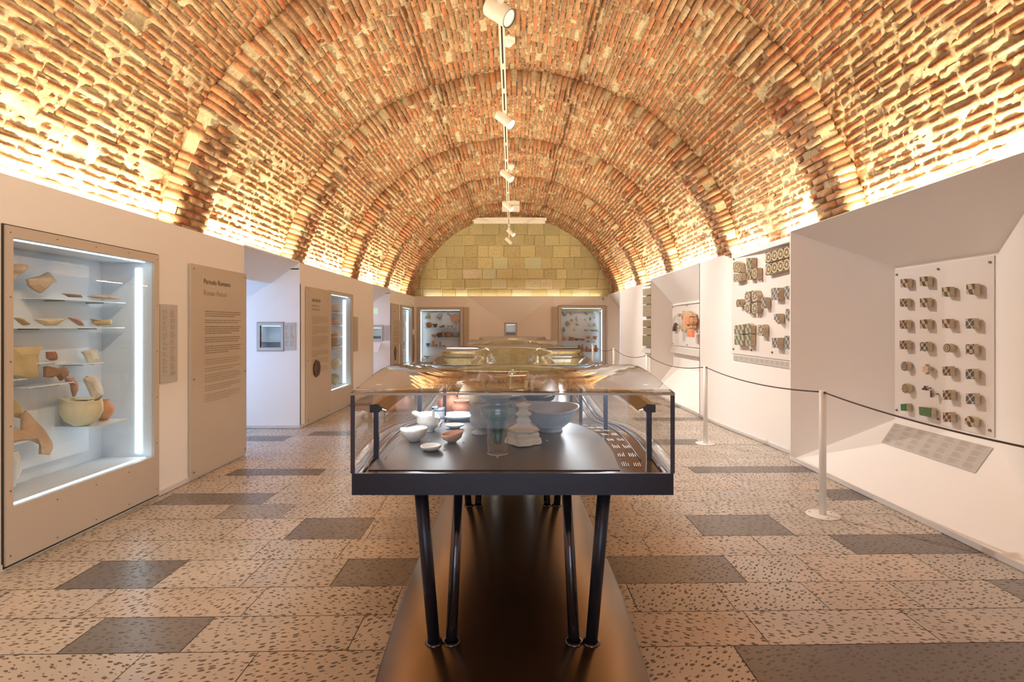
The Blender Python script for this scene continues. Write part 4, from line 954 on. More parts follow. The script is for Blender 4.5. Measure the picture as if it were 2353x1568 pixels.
    for t, sg in ((0, -1), (TL, 1)):
        e = MB(); yy = y0+t+sg*.002
        e.quad((-w+.02, yy, D(t)), (w-.02, yy, D(t)), (w-.02, yy, lid(t)-th), (-w+.02, yy, lid(t)-th), 0)
        for s2 in (-1, 1): e.box((s2*(w-.017), yy-.004, D(t)), (s2*(w-.001), yy+.004, lid(t)-th-.001), 1)
        e.build('glass_end', [M['acr'], M['acre']], root)
    # legs in pairs forming a V, standing on the platform
    for st in ((.165, 2.03, 4.35) if near else (.165, 2.03)):
        for sg in (-1, 1):
            b = Vector((sg*.345, y0+st, plat(y0+st)+.001)); tpz = D(st)-.084
            top = Vector((sg*.392, y0+st-.07, D(max(0, st-.07))-.086)); lg = MB(); lg.cyl(b, top, .026, .029, 20); l1 = lg.build('leg', M['black'], root, origin=b)
            cl = MB(); cl.lathe([(.028, .006), (.036, .006), (.040, 0), (.040, -.004), (.028, -.004)], b, 20); cl.build('collar', M['chrome'], l1)
            b = Vector((sg*.270, y0+st+.004, plat(y0+st)+.001)); top = Vector((sg*.262, y0+st+.33, D(min(TL, st+.33) if st+.33 < TL else TL)-.086))
            if st > 4: top.y = y0+st+.2; top.z = D(st+.2)-.086
            lg = MB(); lg.cyl(b, top, .025, .025, 20); l2 = lg.build('leg', M['chrome'], root, origin=b)
            cl = MB(); cl.lathe([(.027, .006), (.036, .006), (.040, 0), (.040, -.004), (.027, -.004)], b, 20); cl.build('collar', M['chrome'], l2)
    # light bars carried on posts at both sides
    for sg in (-1, 1):
        bx = lambda t: sg*float(np.interp(t, [0, .18, .83, 1.43, 2.6, 3.4, 4.6], [.60, .595, .515, .45, .50, .56, .6]))
        bz = lambda t: lid(t)-.103
        tl = [.15+(3.9)*i/36 for i in range(37)]
        br = MB(); vs = []; ins = -sg
        for t in tl:
            x, y, z = bx(t), y0+t, bz(t)
            vs += [(x+sg*.024, y, z+.014), (x-sg*.002, y, z+.017), (x-sg*.050, y, z-.012), (x-sg*.022, y, z-.002), (x+sg*.024, y, z-.012)]
        br.add(vs, [(5*i+a, 5*i+5+a, 5*i+5+(a+1) % 5, 5*i+(a+1) % 5) for i in range(36) for a in range(5)])
        bo = br.build('light_bar', M['bar'], root)
        cp = MB(); x, y, z = bx(tl[0]), y0+tl[0]-.002, bz(tl[0])
        cp.add([(x+sg*.025, y, z+.015), (x-sg*.014, y, z+.015), (x-sg*.030, y, z-.006), (x-sg*.012, y, z-.022), (x+sg*.025, y, z-.018),
                (x+sg*.025, y-.006, z+.015), (x-sg*.014, y-.006, z+.015), (x-sg*.030, y-.006, z-.006), (x-sg*.012, y-.006, z-.022), (x+sg*.025, y-.006, z-.018)],
               [(0, 1, 2, 3, 4), (9, 8, 7, 6, 5)]+[(a, (a+1) % 5, 5+(a+1) % 5, 5+a) for a in range(5)]); cp.build('end_cap', M['black'], bo)
        le = MB(); vs = []
        for t in tl:
            x, y, z = bx(t), y0+t, bz(t); vs += [(x-sg*.044, y, z-.0105), (x-sg*.026, y, z-.0045)]
        le.add(vs, [(2*i, 2*i+1, 2*i+3, 2*i+2) for i in range(36)]); le.build('lamp_strip', M['cool'], bo)
        for t in (.18, .83, 1.43, 2.4, 3.3):
            p = MB(); x, y = bx(t)+sg*.006, y0+t
            p.box((x-.011, y-.008, D(t)-.002), (x+.011, y+.008, bz(t)-.010)); p.build('light_post', M['black'], root)
    # white captions printed on the right hand strip
    tx = MB()
    for t in np.arange(.08, 1.0, .125):
        for cxx in (0, .05):
            for r in range(4):
                x0 = xr(t)+.016+cxx+r*.0085; L_ = R_.uniform(.5, 1)*.062; y1 = y0+t; y2 = y1+L_; sl_ = xr(t+.06)-xr(t)
                tx.quad((x0, y1, D(t)+.0008), (x0+.0018, y1, D(t)+.0008), (x0+.0018+sl_, y2, D(t+L_)+.0008), (x0+sl_, y2, D(t+L_)+.0008))
    tag(tx.build('printed_caption', M['whiteink'], root), kind='stuff')
    return root
# wavy metal platform the legs stand on
def plat(y):
    return .062 + .22*(lid(min(TL, max(0, y-2.22))) - 1.19) if y < 7.2 else .06
for i, (ya, yb) in enumerate(((1.35, 7.15), (7.5, 12.7))):
    pf = MB(); vs = []; n = 40
    hw_ = lambda y: float(np.interp(y-ya, [0, .3, .8, 1.5, 3, 5.2, 5.8], [.40, .49, .54, .562, .555, .5, .42]))
    for j in range(n+1):
        y = ya+(yb-ya)*j/n; z = plat(y) if i == 0 else .06+.01*math.sin(2.4*y); h = hw_(y)
        if j == 0: z = .03
        vs += [(-h, y, .001), (-h-.004, y, z-.008), (-h+.006, y, z), (h-.006, y, z), (h+.004, y, z-.008), (h, y, .001)]
    pf.add(vs, [(6*j+a, 6*j+6+a, 6*j+7+a, 6*j+1+a) for j in range(n) for a in (0, 1, 3, 4)])
    pf.add(vs, [(6*j+2, 6*j+8, 6*j+9, 6*j+3) for j in range(n)], 0, True)
    pf.add(vs, [(0, 1, 2, 3, 4, 5), tuple(6*n+a for a in (5, 4, 3, 2, 1, 0))])
    tag(pf.build('floor_platform', M['platform'], origin=(0, ya, 0)), ('long dark glossy wavy platform on the floor under the nearest glass table', 'dark glossy platform on the floor under the far glass table')[i], 'platform')
T1 = display_table(Y0S[0], 'nearest long glass topped display table with splayed black legs')
T2 = display_table(Y0S[1], 'far glass topped display table standing behind the nearest one', False)
def deckpos(px, py, y0=Y0S[0]):
    for i in range(4500):
        t = i*.001; Y = y0+t
        if HY+(EYE-deck(t))*F/Y <= py: break
    return Vector(((px-CX)*Y/F, Y, deck(t)+.0015)), F/Y
def vesselp(name, label, px, py, wpx, hpx, prof, m, n=36, wob=None, cat='pot', y0=Y0S[0], parts=None, smooth=True):
    c, s = deckpos(px, py, y0); W, H = wpx/2/s, hpx/s
    mb = MB(); mb.lathe([(r*W, z*H) for r, z in prof], c, n, 0, wob, smooth)
    if not parts:
        o = mb.build(name, m, origin=c); return tag(o, label, cat)
    rt = thing(name, label, cat, tuple(c)); mb.build('body', m, rt); parts(rt, c, s, W, H); return rt
BOWL = [(0, .02), (.30, 0), (.38, 0), (.42, .06), (.85, .42), (.985, .8), (1, 1), (.95, 1), (.90, .75), (.75, .42), (0, .16)]
SAUC = [(0, 0), (.5, 0), (.85, .35), (1, .75), (.97, 1), (.86, .95), (.7, .55), (0, .4)]
JAR = [(0, 0), (.55, 0), (.8, .12), (.98, .38), (1, .52), (.86, .74), (.72, .82), (.80, .96), (.82, 1), (.74, 1), (.66, .84), (.8, .7), (.9, .45), (0, .08)]
PLATE = [(0, 0), (.5, 0), (.55, .2), (.95, .7), (1, 1), (.96, 1), (.55, .45), (0, .4)]
TP = {'wh': clay('table_white', (.74, .73, .68), .12, .45), 'stone': clay('table_alabaster', (.76, .73, .64), .15, .6), 'blue': clay('table_bluegrey', (.33, .43, .55), .35, .5),
      'bg': clay('table_greyblue_glaze', (.40, .45, .50), .3, .35), 'terra': clay('table_terracotta', (.72, .32, .19), .2, .65), 'peach': clay('table_peach', (.78, .47, .33), .2, .7),
      'grey': clay('table_grey', (.46, .45, .45), .3, .7), 'cream': clay('table_cream', (.66, .57, .42), .25, .6), 'blk': clay('table_black_glaze', (.035, .03, .028), .3, .15)}
for _n in ('wh', 'bg', 'blue'): TP[_n].node_tree.nodes['Principled BSDF'].inputs['Roughness'].default_value = .35
chip = lambda a, k=.12: (lambda t, r, z: (r, z*(1-(k*max(0, math.cos(t-a))**6)) if z > .02 else z))
vesselp('white_bowl', 'chipped white bowl nearest the front left of the glass table', 951, 1015, 62, 31, BOWL, TP['wh'], wob=chip(2.2), cat='bowl')
vesselp('white_saucer', 'tiny white saucer, front most piece left of the glass cylinder', 990, 1036, 48, 12, SAUC, TP['wh'], wob=chip(4), cat='saucer')
vesselp('orange_bowl', 'small broken orange bowl between the saucer and the grey jar', 1039, 1017, 50, 26, BOWL, TP['peach'], wob=lambda t, r, z: (r, z*(.84+.16*math.cos(t-.2)) if z > .015 else z), cat='bowl')
def pitcher(rt, c, s, W, H):
    k = 1/s; sp = MB(); sp.tube([c+Vector((-W*.85, 0, H*.85)), c+Vector((-W*1.15, -.01, H*1.02)), c+Vector((-W*1.35, -.01, H*1.0))], [.022, .014, .008], 8); sp.build('spout', TP['wh'], rt)
    h = MB(); h.box(c+Vector((W*.30, -.012, H*.35)), c+Vector((W*.46, .012, H*1.30))); h.box(c+Vector((W*.30, -.012, H*1.2)), c+Vector((W*.75, .012, H*1.33))); h.build('handle', TP['bg'], rt)
    e = MB(); e.prism([c+Vector((W*(.85+a), -.02, H*b)) for a, b in ((0, .2), (.22, .3), (.34, .62), (.12, .55), (-.02, .42))], (0, -.02, 0), .2); e.build('ear', TP['wh'], rt)
vesselp('pitcher', 'broken white pitcher with a spout at the left and upright handle', 985, 992, 56, 42, [(0, 0), (.5, 0), (.5, .05), (.45, .1), (.85, .3), (1, .55), (.9, .85), (.94, 1), (.88, 1), (.84, .85), (.9, .5), (0, .15)], TP['wh'],
        wob=lambda t, r, z: (r, z*(1-.28*max(0, math.cos(t+.15))**2) if z > .04 else z), cat='jug', parts=pitcher)
# blue striped cup fragment
bs = mat('blue_striped_glaze', (.78, .80, .82), .3); N, L = nt(bs); tc = N.new('ShaderNodeTexCoord'); se = N.new('ShaderNodeSeparateXYZ'); L.new(tc.outputs['Object'], se.inputs[0])
r = N.new('ShaderNodeValToRGB'); r.color_ramp.interpolation = 'CONSTANT'; cols = [(0, 0), (.02, 0), (.026, 1), (.034, 0), (.038, 1), (.0405, 0), (.076, 1), (.083, 0)]
mr = N.new('ShaderNodeMath'); mr.operation = 'MULTIPLY'; mr.inputs[1].default_value = 10; L.new(se.outputs['Z'], mr.inputs[0]); L.new(mr.outputs[0], r.inputs[0])
while len(r.color_ramp.elements) < len(cols): r.color_ramp.elements.new(.5)
for e, (a, b) in zip(r.color_ramp.elements, cols): e.position = min(1, a*10); e.color = (.05, .16, .42, 1) if b else (.74, .79, .84, 1)
L.new(r.outputs[0], N['Principled BSDF'].inputs['Base Color'])
c, s = deckpos(1010, 972); mb = MB(); ths = np.linspace(math.pi*1.05, math.pi*1.95, 12)
vs = []
for th_ in ths:
    for (rr_, z) in ((.032, .0), (.034, .10), (.030, .10), (.028, .0)): vs.append(c+Vector((rr_*math.cos(th_), rr_*math.sin(th_), z)))
mb.add(vs, [(4*i+a, 4*i+4+a, 4*i+4+(a+1) % 4, 4*i+(a+1) % 4) for i in range(11) for a in range(4)]+[(0, 1, 2, 3), (47, 46, 45, 44)])
tag(mb.build('striped_cup_fragment', bs, origin=c), 'upright white cup fragment with blue stripes behind the pitcher', 'potsherd')
vesselp('small_plate', 'thin tilted white dish right of the striped cup fragment', 1045, 985, 44, 9, PLATE, TP['wh'], cat='plate')
vesselp('broad_plate', 'grey rimmed plate lying behind the small dishes', 1056, 969, 92, 16, PLATE, TP['bg'], cat='plate')
vesselp('terracotta_pot', 'orange terracotta pot with a broken side, left of the cream jar', 1031, 951, 50, 48, JAR, TP['terra'], wob=lambda t, r, z: (r*(1-.25*max(0, math.cos(t-4.4))**8), z*(1-.1*max(0, math.cos(t-4.4))**8)), cat='pot')
vesselp('terracotta_jar', 'small smooth orange terracotta jar in front of the cream jar', 1061, 957, 46, 36, JAR, TP['terra'], cat='jar')
def amph(rt, c, s, W, H):
    for sg in (1,):
        h = MB(); h.tube([c+Vector((sg*(W*.62+W*.38*math.sin(t)), 0, H*(.74+.2*math.cos(t)))) for t in np.linspace(.2, math.pi*.85, 9)], .009); h.build('handle', TP['cream'], rt)
vesselp('cream_jar', 'large round cream jar with a handle behind the terracotta jars', 1083, 944, 62, 66, [(0, 0), (.4, 0), (.8, .2), (1, .45), (.95, .62), (.62, .86), (.60, .92), (.72, 1), (.62, .99), (.52, .9), (.8, .6), (0, .1)], TP['cream'], cat='jar', parts=amph)
vesselp('pedestal_jar', 'grey and pink double bellied jar on a round foot left of the green glass', 1104, 998, 50, 76,
        [(0, 0), (.82, 0), (.86, .05), (.45, .12), (.5, .16), (.9, .30), (1.0, .44), (.85, .56), (.95, .62), (1.02, .74), (.8, .90), (.72, .93), (.66, .9), (.9, .74), (0, .6)], TP['grey'], wob=lambda t, r, z: (r*(1+.03*math.sin(3*t)), z), cat='jar')
vesselp('blue_vase', 'blue grey vase with a wide flared rim behind the green glass', 1137, 981, 76, 70,
        [(0, 0), (.6, 0), (.9, .2), (1, .42), (.92, .56), (.76, .66), (.74, .80), (.92, .96), (1.02, 1), (.95, 1), (.70, .82), (.68, .66), (.9, .45), (0, .1)], TP['blue'], wob=lambda t, r, z: (r, z*(1+.02*math.sin(2*t)) if z > .1 else z), cat='vase')
# green glass vessel in a clear cylinder
gg = glass_mat('green_antique_glass', (.25, .60, .50), 1.5, .03, .07); gg2 = glass_mat('pale_green_glass', (.68, .80, .73), 1.5, .03, .07)
c, s = deckpos(1144, 1043); W = 24/s
cy_ = thing('acrylic_stand', 'clear upright cylinder carrying the green glass, front centre of the table', 'stand', tuple(c))
mb = MB(); mb.lathe([(W, 0), (W, .155), (W-.003, .155), (W-.003, 0), (W, 0)], c, 40); mb.build('cylinder', M['glass'], cy_)
mb = MB(); mb.lathe([(W-.002, .0005), (W+.0005, .0005), (W+.0005, .003), (W-.002, .003), (W-.002, .0005)], c, 40); mb.build('base_rim', mat('acrylic_rim', (.7, .72, .76), .2), cy_)
gl = thing('green_glass_beaker', 'broken green glass vessel with a wide lip set in the clear cylinder', 'glass', tuple(c+Vector((0, 0, .04))))
mb = MB(); mb.lathe([(0, 0), (.016, .004), (.03, .05), (.036, .10), (.040, .135)], c+Vector((0, 0, .05)), 28, 0, lambda t, r, z: (r*(1+.1*math.sin(5*t)), z+.01*math.sin(4*t) if z < .02 else z)); mb.build('lower_cone', gg, gl)
mb = MB(); mb.lathe([(.040, 0), (.066, .008), (.080, .028), (.078, .050), (.072, .064), (.088, .080)], c+Vector((0, 0, .150)), 36, 0,
                    lambda t, r, z: (r*(1+(.35*max(0, math.cos(t-3.3))**4 if z > .08 else 0)), z-(.018*max(0, math.cos(t-3.3))**3 if z > .06 else 0))); mb.build('bowl', gg2, gl)
# alabaster column base
c, s = deckpos(1203, 1018)
cb = thing('carved_column_base', 'white carved stone column fragment on a star shaped foot', 'sculpture', tuple(c)); k = 1/s
mb = MB(); mb.lathe([(0, 0), (39*k, 0), (37*k, 10*k), (33*k, 13*k), (34*k, 20*k), (30*k, 26*k), (0, 27*k)], c, 40, 0, lambda t, r, z: (r*(1+.10*math.cos(4*t+.6)+.04*math.sin(9*t)), z), False); mb.build('foot', TP['stone'], cb)
mb = MB(); mb.lathe([(30*k, 26*k), (36*k, 30*k), (30*k, 34*k), (20*k, 40*k), (15*k, 46*k), (18*k, 50*k), (15*k, 54*k), (13*k, 58*k), (13*k, 62*k), (19*k, 64*k), (18*k, 68*k), (11*k, 72*k), (10*k, 80*k), (17*k, 84*k), (16*k, 89*k), (9*k, 91*k), (0, 88*k)], c, 36, 0,
                    lambda t, r, z: (r*(1+.05*math.sin(6*t+z*40)), z)); mb.build('shaft', TP['stone'], cb)
vesselp('grey_basin', 'large blue grey basin with a lopsided rim, right of the column', 1264, 992, 134, 60, [(0, 0), (.40, 0), (.43, .02), (.42, .10), (.40, .12), (.75, .45), (.90, .80), (.93, .86), (1.0, .93), (1.0, .98), (.92, .97), (.86, .86), (.70, .5), (0, .2)],
        TP['bg'], 48, lambda t, r, z: (r, z*(1+.07*math.cos(t-2.0)+(.05*math.cos(2*t)) if z > .04 else 1)), 'bowl')
vesselp('black_bowl', 'shiny black glazed bowl behind the large grey basin', 1240, 930, 74, 26, BOWL, TP['blk'], wob=chip(5), cat='bowl')
vesselp('lidded_pot', 'small white knobbed lid just left of the blue vase', 1118, 931, 26, 30, [(0, 0), (1, 0), (1, .2), (.8, .4), (.35, .6), (.3, .75), (.4, .9), (.3, 1), (0, 1)], TP['wh'], cat='lid')
vesselp('glass_dish', 'clear grey glass dish between the blue vase and the black bowl', 1190, 950, 40, 28, BOWL, glass_mat('grey_glass', (.75, .76, .76), 1.5, .05, .08), cat='bowl')
vesselp('white_plate', 'white plate lying flat further back on the table centre', 1168, 915, 70, 8, PLATE, TP['wh'], cat='plate')
far1 = [(1065, 900, 40, 22, BOWL, 'wh', 'white bowl behind the cream jar under the hood'), (1228, 893, 48, 16, BOWL, 'wh', 'white bowl behind the black glazed bowl under the hood'), (1110, 886, 26, 34, JAR, 'grey', 'grey jar far back at the left under the hood'),
        (1150, 876, 34, 10, PLATE, 'wh', 'pale plate far back in the middle under the hood'), (1205, 872, 26, 22, JAR, 'terra', 'orange jar far back at the right under the hood')]
for (x, y, w_, h_, pr, m, lb) in far1: vesselp({'wh': 'white_dish', 'grey': 'grey_jar', 'terra': 'orange_jar'}[m], lb, x, y, w_, h_, pr, TP[m], cat='bowl' if pr is BOWL else ('plate' if pr is PLATE else 'jar'), n=20)
# pieces in the second table
gc = glass_mat('clear_drinking_glass', (.9, .92, .92), 1.5, .02, .06)
for (x, t, r_, h_, pr, m, nm, lb) in ((-.42, .5, .055, .20, 'g', gc, 'tall_glass', 'tall clear glass at the left front of the far table'), (-.27, .55, .05, .24, 'g', gc, 'tall_glass', 'taller clear glass, second from the left on the far table'),
        (-.10, .7, .09, .09, BOWL, TP['cream'], 'cream_bowl', 'cream bowl in the middle of the far table'), (.10, .9, .08, .10, JAR, TP['terra'], 'orange_jar', 'orange jar right of the middle of the far table'),
        (.30, .6, .055, .20, 'g', gc, 'tall_glass', 'clear glass right of the orange jar on the far table'), (.42, .7, .05, .22, 'g', gc, 'tall_glass', 'clear glass at the right side of the far table'),
        (.02, 1.5, .12, .07, BOWL, bs, 'blue_bowl', 'blue and white bowl further back on the far table')):
    c = Vector((x, Y0S[1]+t, deck(t)+.0015)); mb = MB()
    pr_ = [(.7, 0), (.75, .02), (.8, .5), (1, 1), (.96, 1), (.76, .5), (.7, .04), (0, .04), (0, 0), (.7, 0)] if pr == 'g' else pr
    mb.lathe([(a*r_, b*h_) for a, b in pr_], c, 20); tag(mb.build(nm, m, origin=c), lb, 'glass' if pr == 'g' else ('jar' if pr is JAR else 'bowl'))
# number dots beside the exhibits
for (x, y) in ((987, 1014), (1065, 1017), (1022, 1035), (1143, 1052), (1257, 1014)):
    c, s = deckpos(x, y); mb = MB(); mb.cyl(c, c+Vector((0, 0, .002)), .0055, n=12); mb.build('number_dot', M['whiteink'], T1)
# ------------------------------------------------------------------ rope barrier along the right wall
PY = [(2.35, 1.60), (2.375, 4.167), (2.378, 6.71), (2.33, 9.42), (2.28, 12.25), (2.25, 15.3)]
M['rope'] = mat('dark_rope', (.07, .05, .04), .7)
tops = []
for i, (x, y) in enumerate(PY):
    lab = ['white barrier post beyond the right edge of the view', 'nearest tall white barrier post on a round base, right side', 'second white barrier post, beside the glass table', 'third white barrier post from the front', 'fourth white barrier post near the far corner', 'farthest white barrier post before the end cabinet'][i]
    rt = thing('barrier_post', lab, 'barrier post', (x, y, 0), 'white posts of the rope barrier')
    m = MB(); m.lathe([(0, .010), (.116, .010), (.119, .006), (.119, 0), (0, 0)], (x, y, 0), 40); b = m.build('base', M['white'], rt)
    m = MB()
    for k in range(3): a = 2.1*k+.4; m.cyl((x+.09*math.cos(a), y+.09*math.sin(a), .009), (x+.09*math.cos(a), y+.09*math.sin(a), .0115), .007, n=8)
    tag(m.build('base_screws', M['screw'], b), kind='stuff')
    m = MB(); m.cyl((x, y, .01), (x, y, .957), .0255, n=24); m.build('pole', M['white'], rt)
    m = MB(); m.tube([(x+.0, y-.030, .938), (x, y-.036, .945), (x, y-.030, .952)], .004, 6); m.tube([(x+.0, y+.030, .938), (x, y+.036, .945), (x, y+.030, .952)], .004, 6); m.build('rope_hook', M['screw'], rt)
    m = MB(); m.cyl((x, y-.036, .943), (x, y+.036, .943), .009, n=12); m.build('rope_socket', M['rope'], rt)
for i in range(len(PY)-1):
    (xa, ya), (xb, yb) = PY[i], PY[i+1]; sag = (.055, .055, .085, .10, .11)[i]
    pts = [(xa+(xb-xa)*u, ya+.036+(yb-ya-.072)*u, .943-sag*4*u*(1-u)) for u in np.linspace(0, 1, 25)]
    m = MB(); m.tube(pts, .0055, 8)
    tag(m.build('barrier_rope', M['rope']), ['thin dark rope running off to the right from the nearest post', 'thin dark rope between the nearest and the second post', 'thin dark rope between the second and third post', 'sagging rope between the third and fourth post', 'sagging rope before the right end cabinet'][i], 'rope', 'ropes of the barrier')
# ------------------------------------------------------------------ lighting track with spots
M['track'] = mat('track_white', (.90, .86, .76), .4); M['trackdark'] = mat('track_groove', (.10, .085, .06), .6)
zt = EYE+2.75; xt = lambda z: -.037*(z-EYE)
tr = thing('lighting_track', 'long white lighting track running down the middle of the vault', 'track', (xt(zt), 7.5, zt))
ya, yb = -2.0, 15.6; x0 = xt(zt)
m = MB(); m.box((x0-.026, ya, zt+.006), (x0+.022, yb, zt+.030)); m.build('groove', M['trackdark'], tr)
for sg in (-1, 1):
    m = MB(); m.box((x0+sg*.0085, ya, zt-.008), (x0+sg*.027, yb, zt+.034)); m.build('rail', M['track'], tr)
for y in (2.2, 4.1, 5.75, 6.35, 8.2, 9.0, 10.2, 11.2, 12.9, 13.8, 14.8, 15.5): 
    m = MB(); m.box((x0-.013, y-.06, zt-.006), (x0+.013, y+.06, zt+.006)); m.build('connector', M['track'], tr)
for y in (1.0, 4.95, 7.78, 10.43, 13.08, 15.55):
    m = MB(); m.cyl((x0, y, zt+.03), (x0, y, EYE+3.40), .006, n=8); m.build('hanger_rod', M['track'], tr)
lens_on = emis('spot_lens_lit', (1, .9, .7), 14.0); lens_off = emis('spot_lens_dim', (.75, .6, .4), .35)
SP = [(4.66, -.01, 2.69, .082, 0, 'nearest and largest white spotlight at the top of the view'), (7.0, 0, 2.66, .062, 1, 'second white spotlight from the front on the track'), (9.6, 0, 2.66, .060, 1, 'third white spotlight from the front on the track'),
      (12.05, 0, 2.66, .060, 1, 'fourth spotlight, in front of the small junction box'), (15.2, .05, 2.62, .058, 1, 'fifth spotlight, just below the white beam'), (15.45, .0, 2.42, .055, 0, 'sixth and lowest spotlight under the white beam'),
      (1.9, 0, 2.66, .062, 2, 'added spotlight out of the view, brightening the left wall'), (.2, 0, 2.66, .062, 3, 'added spotlight behind the view, brightening the left wall')]  # last two: unseen spots added to brighten the left wall
for (y, dx, tz, r, on, lab) in SP:
    z = EYE+tz; c = Vector((x0+dx, y, z)); L_ = .24 if r > .08 else .24
    d = Vector((.70, -.28, -.66)).normalized() if r < .07 else Vector((.72, -.30, -.62)).normalized()
    if on == 2: d = Vector((-.8, .45, -.5)).normalized()
    if on == 3: d = Vector((-.75, .6, -.4)).normalized()
    rt = thing('track_spotlight', lab, 'spotlight', tuple(c), 'white spotlights on the ceiling track')
    a, b = c-d*L_*.5, c+d*L_*.5
    m = MB(); m.cyl(a, b, r, n=28, cap=False); m.cyl(a, a+d*.004, r*.96, n=28); m.cyl(b-d*.05, b-d*.004, r*.80, r*.9, n=28, cap=False); m.cyl(b-d*.012, b, r*1.03, n=28, cap=False); m.build('housing', M['track'], rt)
    m = MB(); m.cyl(b-d*.022, b-d*.016, r*.88, n=28); m.build('lens', lens_on if on else lens_off, rt)
    if not on:
        m = MB(); m.lathe([(0, 0)]*2, c, 3); 
        ringp = [b-d*.006+(d.orthogonal().normalized()*math.cos(t)+d.cross(d.orthogonal().normalized())*math.sin(t))*r*.93 for t in np.linspace(0, 2*math.pi, 29)]
        m = MB(); m.tube(ringp, .006, 6, cap=False); m.build('lens_ring', M['trackdark'], rt)
    st_ = a+d*L_*.45; m = MB()
    m.tube([Vector((x0, y, zt)), Vector((x0, y, zt-.04)), st_+Vector((0, 0, r))], .011, 8); m.box(Vector((x0-.018, y-.09, zt-.016)), Vector((x0+.018, y+.05, zt-.006))); m.build('bracket', M['track'], rt)
    m = MB(); o = d.orthogonal().normalized(); up = (Vector((0, 0, 1))-d*d.z).normalized()
    for k in (-.25, -.05, .15, .3): m.cyl(c+d*L_*k+up*(r-.002), c+d*L_*k+up*(r+.008), .007, n=8)
    tag(m.build('knob_row', M['screw'], rt), kind='stuff')
    if on:
        ld = bpy.data.lights.new('spot', 'SPOT'); ld.energy = SPOT_W*(14 if on == 1 else 5); ld.color = (1, .95, .88) if on == 1 else (1, .82, .58); ld.spot_size = 1.35 if on == 1 else 1.9; ld.spot_blend = .7; ld.shadow_soft_size = .03
        lo = bpy.data.objects.new('spot_lamp', ld); COL.objects.link(lo); lo.location = b+d*.02; lo.rotation_euler = d.to_track_quat('-Z', 'Y').to_euler()
# white beam and junction box under the last arch, smoke detectors, camera
Y_ = 16.2; a, b = on_cross(1085, 514, Y_), on_cross(1256, 501, Y_)
bm_ = thing('white_beam', 'white horizontal light fitting under the last brick arch', 'light fitting', ((a.x+b.x)/2, Y_, a.z))
m = MB(); m.box((a.x, Y_-.05, (a.z+b.z)/2), (b.x, Y_+.06, b.z)); m.build('upper_body', M['track'], bm_)
m = MB(); m.box((a.x+.05, Y_-.03, a.z), (b.x-.05, Y_+.04, (a.z+b.z)/2-.004)); m.build('lower_body', M['track'], bm_)
for px in (1126, 1219, ):
    c = on_cross(px, 501, Y_); m = MB(); m.cyl(c, c+Vector((0, 0, .28)), .012, n=8); m.build('hanger_rod', M['bar'], bm_)
Y_ = 15.3; a, b = on_cross(1153.5, 485, Y_), on_cross(1194, 458, Y_); m = MB()
jb = thing('junction_box', 'flat white box on the vault behind the fourth spotlight', 'junction box', ((a.x+b.x)/2, Y_, a.z))
m.box((a.x, Y_, a.z), (b.x, Y_+.12, b.z)); m.build('case', M['track'], jb)
m = MB(); m.box((a.x-.002, Y_-.004, (a.z+b.z)/2-.004), (b.x+.002, Y_, (a.z+b.z)/2+.004)); m.build('lid_seam', M['trackdark'], jb)
m = MB(); m.cyl(((a.x+b.x)/2, Y_+.06, b.z), ((a.x+b.x)/2, Y_+.06, b.z+.1), .02, n=8); m.build('stem', M['track'], jb)
def detector(px, py, t, r, lab):
    s = (HY-py)/t; Y = F/s; c = Vector(((px-CX)/s, Y, EYE+t))
    rt = thing('smoke_detector', lab, 'smoke detector', tuple(c), 'smoke detectors on the vault')
    m = MB(); m.cyl(c+Vector((0, 0, .02)), c+Vector((0, 0, .10)), r*1.0, n=24); m.build('base', M['track'], rt)
    m = MB(); m.lathe([(0, -.03), (r*.45, -.03), (r*.62, -.015), (r*.78, .012), (r*.8, .02), (0, .02)], c, 24); m.build('sensor_head', M['white'], rt)
detector(1168, 100, 3.44, .085, 'round white smoke detector on the vault beside the track')
detector(1174, 388, 3.40, .075, 'small smoke detector on the vault above the third spotlight')
c = on_cross(1386.5, 687, YEND-.06)
sc_ = thing('security_camera', 'small white security camera high in the right corner of the end wall', 'camera', tuple(c))
m = MB(); m.box(c+Vector((-.035, -.02, -.03)), c+Vector((.045, .055, .03))); m.build('body', M['white'], sc_)
m = MB(); m.cyl(c+Vector((-.015, -.03, 0)), c+Vector((-.015, -.018, 0)), .018, n=14); m.build('lens', M['black'], sc_)
m = MB(); m.cyl(c+Vector((.01, .02, -.03)), c+Vector((.01, .02, -.075)), .006, n=8); m.build('aerial', M['screw'], sc_)
# thin cable running up the fourth rib on the right
m = MB(); th0, th1 = .12, THR-.02
m.tube([((RS+.155)*math.sin(t), 12.70, CZ+(RS+.115)*math.cos(t)) for t in np.linspace(th0, th1, 50)], .011, 6)
tag(m.build('cable', mat('cable_brown', (.30, .15, .07), .6)), 'thin brown cable following a brick rib down the right side', 'cable')
